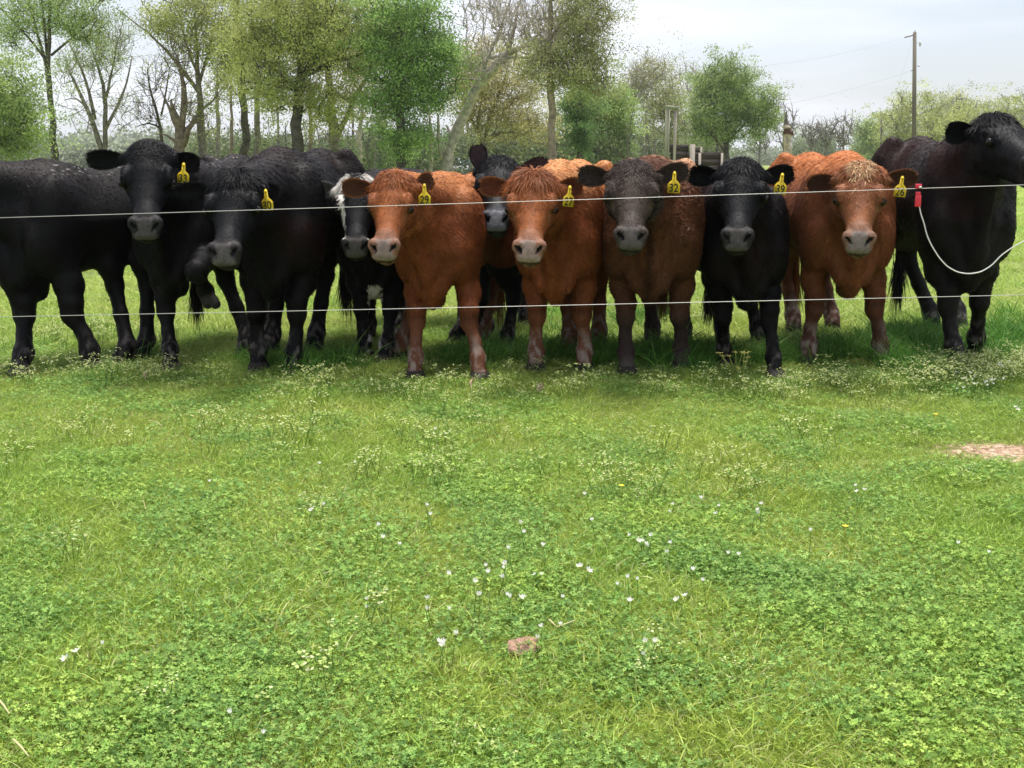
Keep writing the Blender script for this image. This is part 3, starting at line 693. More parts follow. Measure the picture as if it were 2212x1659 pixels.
# ------------------------------------------------------------------ ground: one sheet of soil and turf to the horizon
def build_ground():
    m = bpy.data.materials.new('ground'); m.use_nodes = True; t = m.node_tree; b = t.nodes['Principled BSDF']; L = t.links.new
    b.inputs['Roughness'].default_value = .95; b.inputs['Specular IOR Level'].default_value = .1
    g = t.nodes.new('ShaderNodeNewGeometry')
    def noise(sc, det=5):
        n = t.nodes.new('ShaderNodeTexNoise'); n.inputs['Scale'].default_value = sc; n.inputs['Detail'].default_value = det; L(g.outputs['Position'], n.inputs['Vector']); return n
    def ramp(f, stops):
        r = t.nodes.new('ShaderNodeValToRGB'); e = r.color_ramp.elements
        while len(e) < len(stops): e.new(.5)
        for i, (p, c) in enumerate(stops): e[i].position = p; e[i].color = (*c, 1)
        L(f, r.inputs[0]); return r
    def mix(fac, a, b_):
        x = t.nodes.new('ShaderNodeMix'); x.data_type = 'RGBA'; L(fac, x.inputs[0]); L(a, x.inputs[6]); L(b_, x.inputs[7]); return x.outputs[2]
    near = ramp(noise(38).outputs['Fac'], [(.3, (.07, .09, .03)), (.55, (.13, .17, .05)), (.72, (.22, .20, .10))])
    far = ramp(noise(3.5, 8).outputs['Fac'], [(.3, (.18, .27, .05)), (.5, (.28, .38, .07)), (.7, (.42, .48, .13))])
    brown = ramp(noise(.09, 4).outputs['Fac'], [(.3, (.14, .22, .04)), (.7, (.30, .30, .12))])
    sep = t.nodes.new('ShaderNodeSeparateXYZ'); L(g.outputs['Position'], sep.inputs[0])
    def mr(a, b_):
        r = t.nodes.new('ShaderNodeMapRange'); r.inputs['From Min'].default_value = a; r.inputs['From Max'].default_value = b_; L(sep.outputs['Y'], r.inputs['Value']); return r.outputs[0]
    c1 = mix(mr(11, 20), near.outputs[0], far.outputs[0]); c2 = mix(mr(25, 60), c1, brown.outputs[0])
    # bare reddish soil patches (position, radii)
    cur = c2
    for (u, v, rx, ry) in [(2195, 976, .36, .20), (575, 1645, .10, .05), (1455, 1640, .11, .06), (1700, 1560, .05, .04), (520, 1010, .07, .05)]:
        p = G(u, v); s_ = t.nodes.new('ShaderNodeVectorMath'); s_.operation = 'SUBTRACT'; L(g.outputs['Position'], s_.inputs[0]); s_.inputs[1].default_value = p
        d = t.nodes.new('ShaderNodeVectorMath'); d.operation = 'DIVIDE'; L(s_.outputs[0], d.inputs[0]); d.inputs[1].default_value = (rx, ry, 1)
        l = t.nodes.new('ShaderNodeVectorMath'); l.operation = 'LENGTH'; L(d.outputs[0], l.inputs[0])
        ad = t.nodes.new('ShaderNodeMath'); ad.operation = 'MULTIPLY_ADD'; L(noise(14).outputs['Fac'], ad.inputs[0]); ad.inputs[1].default_value = 2.0; L(l.outputs['Value'], ad.inputs[2])
        r = t.nodes.new('ShaderNodeMapRange'); r.inputs['From Min'].default_value = 2.25; r.inputs['From Max'].default_value = 1.75; L(ad.outputs[0], r.inputs['Value'])
        soil = ramp(noise(55).outputs['Fac'], [(.35, (.22, .13, .08)), (.55, (.44, .31, .22)), (.7, (.62, .49, .38))])
        cur = mix(r.outputs[0], cur, soil.outputs[0])
    L(cur, b.inputs['Base Color'])
    bp = t.nodes.new('ShaderNodeBump'); bp.inputs['Strength'].default_value = .7; bp.inputs['Distance'].default_value = .03
    L(noise(22).outputs['Fac'], bp.inputs['Height']); L(bp.outputs[0], b.inputs['Normal'])
    xs = np.concatenate([np.linspace(-900, -8, 12), np.linspace(-7, 7, 100), np.linspace(8, 900, 12)]); ys = np.concatenate([np.linspace(-40, 1, 8), np.linspace(1.5, 14, 90), np.linspace(16, 1500, 40)])
    X, Y = np.meshgrid(xs, ys); Pn = np.stack([X.ravel(), Y.ravel(), np.zeros(X.size)], 1)
    w = np.clip((12 - Pn[:, 1]) / 4, 0, 1) * np.clip((7 - np.abs(Pn[:, 0])), 0, 1)
    Pn[:, 2] = -.008 + .008 * w * nz(Pn, .7, 77)
    nx, ny = len(xs), len(ys); Fc = []
    for j in range(ny - 1):
        for i in range(nx - 1): Fc.extend([j * nx + i, j * nx + i + 1, (j + 1) * nx + i + 1, (j + 1) * nx + i])
    tag(link('ground', mesh_np('ground', Pn, Fc, np.full(len(Fc) // 4, 4), None, True), m), kind='structure')
build_ground()

# ------------------------------------------------------------------ the electric fence: two strands, red clip, white lead, end posts out of the frame
def fence():
    Yf = 5.25
    f = empty('wire_fence', (0, Yf, 0), 0, 'two thin white electric fence wires strung in front of the cattle', 'fence')
    for (v0, v1) in ((470.5, 399.5), (684.5, 637)):
        sl = (v1 - v0) / 2212
        pts = []
        for i in range(41):
            u = -700 + i * 3600 / 40; v = v0 + sl * u + 3.0 * (1 - ((u - 1106) / 1800) ** 2) - 3.0 * (1 - (1106 / 1800) ** 2)
            p = P(u, v, Yf); pts.append((p.x, 0, p.z))
        mb = MB(); mb.tube(pts, .0014, 6); mb.obj('wire', M['wire'], f, True)
    pm = mat('post_wood', (.23, .18, .13), rough=.9, noise=(14, .6, 1.3), objnoise=(1, 1, .15), bump=.6)
    for u in (-700, 2900):
        p = P(u, 800, Yf); mb = MB(); mb.tube([(p.x, .045, -.3), (p.x, .045, 1.0), (p.x, .045, 1.35)], [.045, .043, .04], 14); mb.obj('post', pm, f, True)
fence()
def clip():
    Yf = 5.25; pm = mat('red_plastic', (.80, .035, .06), rough=.35, spec=.5)
    p = P(1983, 406, Yf)
    c = empty('fence_clip', p, 0, 'bright red plastic clamp hooked on the top fence wire at the right', 'fence clamp')
    mb = MB(); k = Yf / F
    mb.box((0, -.006, .012 - 2 * k), (.024, .020, .020)); mb.box((.001, -.004, -.024), (.018, .016, .014))
    mb.box((.002, -.006, -.057), (.023, .020, .052), taper=.92)
    for z in (-.045, -.052, -.072): mb.box((.003, -.017, z), (.014, .003, .0028))
    b = mb.obj('clamp_body', pm, c); bv = b.modifiers.new('bevel', 'BEVEL'); bv.width = .003; bv.segments = 2
    mb = MB(); mb.tube([(-.002, -.018, .003), (.010, -.020, .004)], .005, 8); mb.obj('spring', mat('spring_metal', (.75, .72, .70), rough=.25, metal=1), c)
    pts = [(1985, 440), (1989, 462), (1996, 482), (2002, 508), (2012, 530), (2028, 556), (2046, 576), (2068, 588), (2092, 592), (2118, 588), (2142, 574), (2162, 552), (2186, 535), (2215, 519), (2300, 478), (2480, 420), (2700, 385)]
    W = np.array([list(P(u, v, Yf - .01 - .0002 * abs(u - 1985))) for u, v in pts])
    t = np.arange(len(W)); tt = np.linspace(0, len(W) - 1, 90)
    Q = np.stack([np.interp(tt, t, W[:, i]) for i in range(3)], 1)
    for _ in range(3): Q[1:-1] = (Q[:-2] + 2 * Q[1:-1] + Q[2:]) / 4
    mb = MB(); mb.tube(Q, .0028, 8); o = mb.obj('lead_cable', mat('white_rubber', (.72, .70, .66), rough=.45), None, True)
    tag(o, 'white rubber lead cable hanging in a loop from the red clamp', 'cable')
clip()
# ------------------------------------------------------------------ turf: scattered patches of blades and clover, instanced by geometry nodes on one object each
def blade_patch(seed, n, rad, h0, h1, w, cols, lean=.5, name='tuft'):
    r = np.random.default_rng(seed)
    a = r.random(n) * 6.28; q = np.sqrt(r.random(n)) * rad
    rt = np.stack([q * np.cos(a), q * np.sin(a), np.full(n, -.004)], 1)
    d = np.stack([r.normal(size=n) * lean, r.normal(size=n) * lean, np.ones(n)], 1)
    ln = r.uniform(h0, h1, n) * (1 - .35 * q / rad); c = np.array(cols)[r.integers(0, len(cols), n)] * r.uniform(.75, 1.25, (n, 1))
    bend = np.stack([r.normal(size=n), r.normal(size=n), -np.abs(r.normal(size=n)) * .6], 1) * (ln * .45)[:, None]
    S = strands(rt, d, ln, w * r.uniform(.7, 1.3, n), c, bend, 3, side=r.normal(size=(n, 3)) * [1, 1, .1])
    return mesh_np(name, *S[:3], S[3], True)
def clover_patch(seed, n, rad, cols, size=.013, hmin=.010, hmax=.036):
    r = np.random.default_rng(seed); mbV = []; FF = []; LL = []; CC = []; off = 0
    shp = np.array([[0, 0], [.32, .42], [.55, .80], [.36, 1.06], [0, .98], [-.36, 1.06], [-.55, .80], [-.32, .42]])
    for i in range(n):
        a = r.random() * 6.28; q = math.sqrt(r.random()) * rad; z = r.uniform(hmin, hmax) * (1 - .4 * (q / rad) ** 2); c0 = np.array([q * math.cos(a), q * math.sin(a), z])
        nrm = np.array([r.normal() * .38, r.normal() * .38, 1]); nrm /= np.linalg.norm(nrm); x = np.cross(nrm, [0.3, 1, 0]); x /= np.linalg.norm(x); y = np.cross(nrm, x)
        s_ = size * r.uniform(.65, 1.25); th0 = r.random() * 6.28; col = np.array(cols[r.integers(0, len(cols))]) * r.uniform(.75, 1.3)
        dz = r.uniform(-.25, .35)
        for k in range(3):
            th = th0 + k * 2.094 + r.normal() * .12; e1 = x * math.cos(th) + y * math.sin(th); e2 = -x * math.sin(th) + y * math.cos(th)
            v = c0 + (e1[None] * shp[:, 1:2] + e2[None] * shp[:, 0:1]) * s_ + nrm[None] * (np.abs(shp[:, 0:1]) * .35 + shp[:, 1:2] * dz) * s_
            mbV.append(v); FF.extend([off + j for j in (0, 1, 2, 3, 4)]); FF.extend([off + j for j in (0, 4, 5, 6, 7)]); LL.extend([5, 5])
            cc = np.tile(col * r.uniform(.9, 1.1), (8, 1)); cc[0] *= 1.15; CC.append(cc); off += 8
    return mesh_np('clover', np.concatenate(mbV), FF, LL, np.concatenate(CC))
def instancer(name, pts, rotz, tilt, scl, idx, variants, label, cat, kind='stuff', m=None):
    coll = bpy.data.collections.new(name + '_variants')
    for i, me in enumerate(variants):
        if m and len(me.materials) == 0: me.materials.append(m)
        coll.objects.link(bpy.data.objects.new('%s_%02d' % (name, i), me))
    me = bpy.data.meshes.new(name); me.vertices.add(len(pts)); me.vertices.foreach_set('co', np.asarray(pts, np.float32).ravel())
    a = me.attributes.new('rot', 'FLOAT_VECTOR', 'POINT'); a.data.foreach_set('vector', np.stack([tilt[0], tilt[1], rotz], 1).astype(np.float32).ravel())
    a = me.attributes.new('scl', 'FLOAT_VECTOR', 'POINT'); a.data.foreach_set('vector', np.asarray(scl, np.float32).ravel())
    a = me.attributes.new('idx', 'INT', 'POINT'); a.data.foreach_set('value', np.asarray(idx, np.int32))
    me.update()
    o = link(name, me); ng = bpy.data.node_groups.new(name, 'GeometryNodeTree')
    ng.interface.new_socket('Geometry', in_out='INPUT', socket_type='NodeSocketGeometry'); ng.interface.new_socket('Geometry', in_out='OUTPUT', socket_type='NodeSocketGeometry')
    N = ng.nodes.new; gi = N('NodeGroupInput'); go = N('NodeGroupOutput'); ip = N('GeometryNodeInstanceOnPoints'); ci = N('GeometryNodeCollectionInfo')
    ci.inputs['Collection'].default_value = coll; ci.inputs['Separate Children'].default_value = True; ci.inputs['Reset Children'].default_value = True
    def at(nm, dt):
        q = N('GeometryNodeInputNamedAttribute'); q.data_type = dt; q.inputs['Name'].default_value = nm; return q.outputs['Attribute']
    L = ng.links.new
    L(gi.outputs[0], ip.inputs['Points']); L(ci.outputs[0], ip.inputs['Instance']); ip.inputs['Pick Instance'].default_value = True
    L(at('idx', 'INT'), ip.inputs['Instance Index']); L(at('rot', 'FLOAT_VECTOR'), ip.inputs['Rotation']); L(at('scl', 'FLOAT_VECTOR'), ip.inputs['Scale'])
    L(ip.outputs[0], go.inputs[0])
    md = o.modifiers.new('scatter', 'NODES'); md.node_group = ng
    return tag(o, label, cat, kind=kind)
def scatter(n, y0, y1, power=1.0, seed=0, margin=.6):
    """points inside the wedge of pasture the camera could see, stepped to the sides a little"""
    r = np.random.default_rng(seed); t = r.random(n)
    y = (y0 ** (2 - power) + t * (y1 ** (2 - power) - y0 ** (2 - power))) ** (1 / (2 - power)) if power != 2 else y0 * (y1 / y0) ** t
    hw = y * 1106 / F * 1.06 + margin; x = r.uniform(-1, 1, n) * hw
    return np.stack([x, y, np.zeros(n)], 1)
GR = [(.31, .42, .07), (.39, .49, .09), (.47, .54, .12), (.20, .31, .05), (.54, .55, .24)]
CL = [(.17, .31, .07), (.23, .39, .09), (.11, .22, .05), (.31, .46, .12)]
DRY = [(.42, .34, .17), (.34, .25, .13), (.28, .24, .10), (.5, .43, .26)]
def bare(p):
    k = np.ones(len(p), bool)
    for (u, v, rx, ry) in [(2195, 976, .36, .20), (575, 1645, .10, .05), (1455, 1640, .11, .06)]:
        g = G(u, v); k &= (((p[:, 0] - g.x) / rx) ** 2 + ((p[:, 1] - g.y) / ry) ** 2 + .35 * nz(p, .12, 5)) > 1.0
    return k
def turf():
    r = np.random.default_rng(5)
    # short grazed grass in front
    V = [blade_patch(100 + i, 300, .15, .018, .056, .0026, GR[:3] + GR[1:2] + ([GR[4]] if i % 2 else []), .75) for i in range(6)]
    p = scatter(9400, 1.88, 8.0, 1.0, 1, 1.6); cn = nz(p, .55, 21); p = p[bare(p) & ((cn < .45) | (r.random(len(p)) < .75))]
    n = len(p); s = r.uniform(.8, 1.25, (n, 1)) * np.ones(3) * np.interp(nz(p, .9, 23), [-1, 0, 1], [.75, 1.0, 1.35])[:, None]
    instancer('grass', p, r.random(n) * 6.28, r.normal(size=(2, n)) * .08, s, r.integers(0, 6, n), V, 'short green grass covering the pasture in front of the fence', 'grass', m=M['blade'])
    # clover carpet
    V = [clover_patch(200 + i, 170, .15, CL if i % 3 else CL + [(.30, .46, .10)], .0047 + .0009 * (i % 3)) for i in range(6)]
    p = scatter(5400, 1.88, 7.6, 1.05, 2, 1.6); cn = nz(p, .55, 21); near = np.clip((4.2 - p[:, 1]) / 2, 0, 1)
    p = p[bare(p) & ((cn > .22 - .38 * near) | (r.random(len(p)) < .12))]; n = len(p); s = r.uniform(.75, 1.3, (n, 1)) * np.ones(3)
    instancer('clover', p, r.random(n) * 6.28, r.normal(size=(2, n)) * .10, s, r.integers(0, 6, n), V, 'low dark green clover leaves carpeting the near pasture', 'clover', m=M['clover'])
    # dry thatch between
    V = [blade_patch(300 + i, 26, .14, .02, .06, .0028, DRY, 1.6) for i in range(4)]
    p = scatter(2600, 1.88, 8.5, 1.0, 3, 1.6); p = p[(nz(p, .6, 25) > -.05)]; n = len(p); s = r.uniform(.7, 1.3, (n, 1)) * np.ones(3)
    instancer('dry_grass', p, r.random(n) * 6.28, r.normal(size=(2, n)) * .1, s, r.integers(0, 4, n), V, 'dry straw coloured blades scattered through the green grass', 'dry grass', m=M['blade'])
    # taller grass from the hooves backwards
    V = [blade_patch(400 + i, 120, .20, .06, .15, .0050, GR[1:] + [(.46, .60, .13)], .45) for i in range(5)]
    p1 = scatter(3300, 5.9, 11.0, 1.0, 4, 2.0); p2 = scatter(5800, 10.5, 34, 1.25, 6, 3.0); p3 = scatter(3800, 33, 120, 1.7, 7, 5)
    p = np.concatenate([p1, p2, p3]); n = len(p); ramp_ = np.interp(p[:, 1], [5.6, 6.6, 8], [.25, .6, .8]) * np.interp(nz(p, .8, 26), [-1, 1], [.75, 1.3])
    wide = np.interp(p[:, 1], [8, 20, 60, 120], [1, 1.7, 4.0, 8.0])
    s = np.stack([wide, wide, ramp_ * np.interp(p[:, 1], [10, 60, 120], [1, 1.6, 2.2])], 1) * r.uniform(.8, 1.2, (n, 1))
    instancer('tall_grass', p, r.random(n) * 6.28, r.normal(size=(2, n)) * .05, s, r.integers(0, 5, n), V, 'longer bright green grass around and behind the cattle', 'grass', m=M['blade'])
    # dark lush tufts
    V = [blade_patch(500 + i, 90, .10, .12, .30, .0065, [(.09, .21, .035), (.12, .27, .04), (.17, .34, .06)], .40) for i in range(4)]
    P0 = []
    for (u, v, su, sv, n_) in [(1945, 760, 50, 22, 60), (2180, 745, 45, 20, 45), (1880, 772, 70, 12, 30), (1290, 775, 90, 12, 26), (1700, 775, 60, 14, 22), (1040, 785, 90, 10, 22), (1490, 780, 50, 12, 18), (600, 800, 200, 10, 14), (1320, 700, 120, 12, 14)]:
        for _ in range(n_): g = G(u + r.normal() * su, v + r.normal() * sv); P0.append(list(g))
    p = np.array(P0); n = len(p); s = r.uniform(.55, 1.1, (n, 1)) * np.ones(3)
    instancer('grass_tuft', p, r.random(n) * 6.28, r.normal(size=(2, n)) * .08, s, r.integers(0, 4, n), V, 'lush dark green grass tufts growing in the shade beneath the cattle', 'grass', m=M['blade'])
    # small pale flowering weeds at the foot of the fence line
    def weed(seed):
        q = np.random.default_rng(seed); mb = MB()
        for i in range(9):
            a = q.random() * 6.28; b0 = np.array([q.normal() * .04, q.normal() * .04, 0]); h = q.uniform(.05, .11); tp = b0 + [math.cos(a) * h * .4, math.sin(a) * h * .4, h]
            mb.tube([b0, b0 * .4 + tp * .6 + [0, 0, .008], tp], [.0011, .0009, .0007], 3, (.20, .32, .07), cap=False)
            for k in range(6):
                c = tp + q.normal(size=3) * [.009, .009, .004]; u = q.normal(size=3) * [1, 1, .3]; u /= np.linalg.norm(u); w = np.cross(u, [0, 0, 1]); w /= np.linalg.norm(w)
                z = .0042; mb.add([c - u * z, c + w * z, c + u * z, c - w * z], [(0, 1, 2, 3)], (np.array([.55, .62, .22]) if k % 3 else np.array([.66, .68, .40])) * q.uniform(.8, 1.15))
        return mesh_np('weed', np.concatenate(mb.V), mb.F, mb.L, np.concatenate(mb.C))
    V = [weed(600 + i) for i in range(4)]
    P0 = []
    for (u, v, su, sv, n_) in [(150, 824, 170, 12, 48), (420, 834, 130, 10, 16), (780, 844, 120, 12, 16), (2060, 820, 95, 13, 90), (2190, 808, 40, 14, 30), (1500, 700, 50, 16, 22), (230, 740, 130, 20, 55), (1960, 650, 80, 30, 26), (1200, 858, 300, 14, 60), (1900, 850, 160, 16, 50), (700, 960, 600, 60, 40), (1500, 1000, 600, 60, 36), (600, 1440, 500, 120, 6), (1700, 1500, 500, 120, 6)]:
        for _ in range(n_): P0.append(list(G(u + r.normal() * su, min(max(v + r.normal() * sv, 560), 1690))))
    p = np.array(P0); n = len(p); s = r.uniform(.7, 1.35, (n, 1)) * np.ones(3)
    instancer('flowering_weeds', p, r.random(n) * 6.28, r.normal(size=(2, n)) * .08, s, r.integers(0, 4, n), V, 'tiny pale yellow weed blossoms sprinkled through the grass', 'weeds', m=M['leaf'])
turf()

# ------------------------------------------------------------------ white wildflowers: countable, each a thing of its own
def flowers():
    r = np.random.default_rng(9)
    def bloom(seed, n):
        q = np.random.default_rng(seed); st = MB(); pe = MB()
        for i in range(n):
            a = q.random() * 6.28; b0 = np.array([q.normal() * .012, q.normal() * .012, 0]); h = q.uniform(.055, .095); tp = b0 + np.array([math.cos(a) * .018, math.sin(a) * .018, h])
            st.tube([b0, (b0 + tp) / 2 + [.006, 0, .01], tp], .0010, 4, (.18, .34, .07))
            ax = np.array([q.normal() * .35, q.normal() * .35 - .3, 1]); ax /= np.linalg.norm(ax); x = np.cross(ax, [1, 0, .1]); x /= np.linalg.norm(x); y = np.cross(ax, x); op = q.uniform(.35, 1.1)
            for k in range(6):
                th = k * 1.047 + q.normal() * .1; e = x * math.cos(th) + y * math.sin(th); f = -x * math.sin(th) + y * math.cos(th)
                d = e * math.sin(op) + ax * math.cos(op); L_ = .0135; w = .0038
                pe.add([tp, tp + d * L_ * .5 - f * w, tp + d * L_ * 1.0, tp + d * L_ * .5 + f * w], [(0, 1, 2, 3)], (.85, .85, .80))
            pe.add([tp + ax * .003 + x * .0025, tp + ax * .003 + y * .0025, tp + ax * .003 - x * .0025, tp + ax * .003 - y * .0025], [(0, 1, 2, 3)], (.75, .62, .10))
        return st, pe
    protos = []
    for i in range(6):
        n = [1, 1, 2, 2, 3, 1][i]; st, pe = bloom(700 + i, n)
        sm = mesh_np('stem', np.concatenate(st.V), st.F, st.L, np.concatenate(st.C)); sm.materials.append(M['leaf'])
        pm = mesh_np('petals', np.concatenate(pe.V), pe.F, pe.L, np.concatenate(pe.C)); pm.materials.append(M['leaf'])
        protos.append((sm, pm))
    spots = [(1036, 1226, 0), (1105, 1210, 1), (1031, 1247, 0), (1072, 1248, 2), (1092, 1236, 0), (1157, 1232, 3), (1175, 1195, 0), (1268, 1232, 3), (1295, 1128, 0), (1143, 1147, 2), (940, 1110, 2), (810, 1165, 1), (812, 1178, 0), (682, 1108, 4), (760, 998, 0), (703, 1003, 0), (931, 1308, 2), (988, 1312, 0), (1040, 1291, 2), (1118, 1291, 4), (1107, 1317, 1), (1198, 1286, 0), (960, 1257, 0), (1228, 1342, 0), (1158, 1365, 2), (1358, 1287, 3), (1354, 1270, 1), (1374, 1262, 1), (1316, 1256, 0), (1377, 1166, 4), (1388, 1172, 2), (1435, 1184, 2), (1442, 1095, 2), (1540, 1094, 2), (1552, 1102, 0), (1530, 1090, 0), (1632, 1103, 2), (1622, 1102, 0), (1746, 1165, 1), (1590, 1196, 0), (1562, 1190, 0), (1521, 1270, 1), (1470, 1292, 3), (968, 1402, 4), (955, 1408, 0), (1380, 1405, 2), (1388, 1398, 0), (797, 1294, 2), (152, 1425, 3), (222, 1408, 1), (500, 1562, 1), (560, 1600, 1), (468, 1045, 0), (1857, 1060, 3), (1858, 1048, 0), (2112, 835, 4), (2090, 825, 4), (2140, 828, 3), (2150, 832, 4), (2106, 822, 2), (2072, 838, 3), (2128, 845, 1), (2200, 880, 3), (2165, 790, 4), (2160, 798, 4), (2068, 800, 3), (955, 933, 0), (965, 930, 0), (2090, 1180, 0), (1405, 1180, 0), (1280, 1075, 0), (877, 1180, 0), (1500, 1235, 0), (2140, 1185, 0)]
    def reg(u, v):
        if v < 900: return 'in the pale weeds by the big heifer' if u > 2000 else 'just below the herd'
        if v > 1385: return 'in the clover left of the clod' if u < 700 else 'beside the brown clod' if u < 1150 else 'right of the brown clod'
        if v < 1140: return 'in the upper turf on the left half' if u < 1100 else 'in the upper turf on the right half'
        if v < 1215: return 'in the middle turf on the left' if u < 1000 else 'at the top of the central flower patch' if u < 1330 else 'in the middle turf on the right'
        return 'at the left side of the central flower patch' if u < 1090 else 'in the middle of the central flower patch' if u < 1250 else 'at the right side of the central flower patch'
    for (u, v, kind) in spots:
        g = G(u, v, .07); g.z = 0
        o = empty('white_wildflower', g, r.random() * 6.28, ('single small white wildflower', 'single small white wildflower', 'pair of small white wildflowers', 'pair of small white wildflowers', 'trio of small white wildflowers')[kind] + ' ' + reg(u, v), 'wildflower', 'small white wildflowers ' + reg(u, v))
        sc = r.uniform(.8, 1.15); o.scale = (sc, sc, sc)
        sm, pm = protos[kind]
        for me in (pm, sm):
            c = bpy.data.objects.new('blossom' if me is pm else 'stem', me); COL.objects.link(c); c.parent = o
    yc = mat('yellow_petals', (.75, .55, .03))
    for i, (u, v) in enumerate([(1343, 1053), (1826, 1141), (2285 * .8848, 1015 * .8848)]):
        g = G(u, v, .05); g.z = 0; mb = MB(); q = np.random.default_rng(i)
        mb.tube([(0, 0, 0), (0, .004, .03), (0, 0, .055)], .001, 4)
        for kx in range(5):
            th = kx * 1.257; e = np.array([math.cos(th), math.sin(th), .4]); f = np.array([-math.sin(th), math.cos(th), 0]); tp = np.array([0, 0, .055])
            mb.add([tp, tp + e * .006 - f * .005, tp + e * .011, tp + e * .006 + f * .005], [(0, 1, 2, 3)])
        o = mb.obj('yellow_wildflower', yc, None, False, g)
        tag(o, 'tiny yellow wildflower ' + ('at the centre of the upper turf', 'in the turf below the bare soil patch', 'in the turf under the red calf tagged 26')[i], 'wildflower', 'tiny yellow wildflowers')
flowers()

def yellow_weed():
    g = G(1592, 842); r = np.random.default_rng(4)
    root = empty('tall_yellow_weed', g, 0, 'tall branching weed with pale yellow flower heads before the black calf tagged 39', 'weed')
    st = MB(); fl = MB(); k = 1 / F * g.y * 1.0
    base = np.zeros(3)
    heads = [(-44, 78), (-34, 70), (-20, 70), (-8, 80), (6, 80), (18, 80), (14, 75), (20, 68), (14, 60), (-2, 45), (4, 40)]
    st.tube([(0, 0, 0), (-.004, 0, .08), (-.008, 0, .13)], .0028, 5, (.30, .42, .10)); st.tube([(.01, 0, 0), (.03, -.01, .10)], .0026, 5, (.34, .46, .12))
    for (du, dv) in heads:
        tp = np.array([du * k, r.normal() * .02, dv * k + .012]); b0 = np.array([-.006, 0, .09]) if du < 12 else np.array([.02, -.005, .06])
        st.tube([b0, b0 * .5 + tp * .5 + [0, 0, -.01], tp], .0016, 4, (.42, .48, .14))
        for i in range(16):
            c = tp + np.array([r.normal() * .007, r.normal() * .007, abs(r.normal()) * .003]); u = r.normal(size=3) * [1, 1, .4]; u /= np.linalg.norm(u); w = np.cross(u, [0, .1, 1]); z = .0050
            fl.add([c - u * z, c + w * z, c + u * z, c - w * z], [(0, 1, 2, 3)], np.array([.80, .74, .26]) * r.uniform(.85, 1.1))
    for i in range(14):
        c = np.array([r.normal() * .02, r.normal() * .02, r.uniform(.01, .10)]); u = np.array([r.normal(), r.normal(), .4]); u /= np.linalg.norm(u); w = np.cross(u, [0, 0, 1]); w /= np.linalg.norm(w)
        st.add([c, c + u * .014 - w * .005, c + u * .030, c + u * .014 + w * .005], [(0, 1, 2, 3)], (.26, .42, .09))
    st.obj('stem', M['leaf'], root); fl.obj('flower_heads', M['leaf'], root)
yellow_weed()

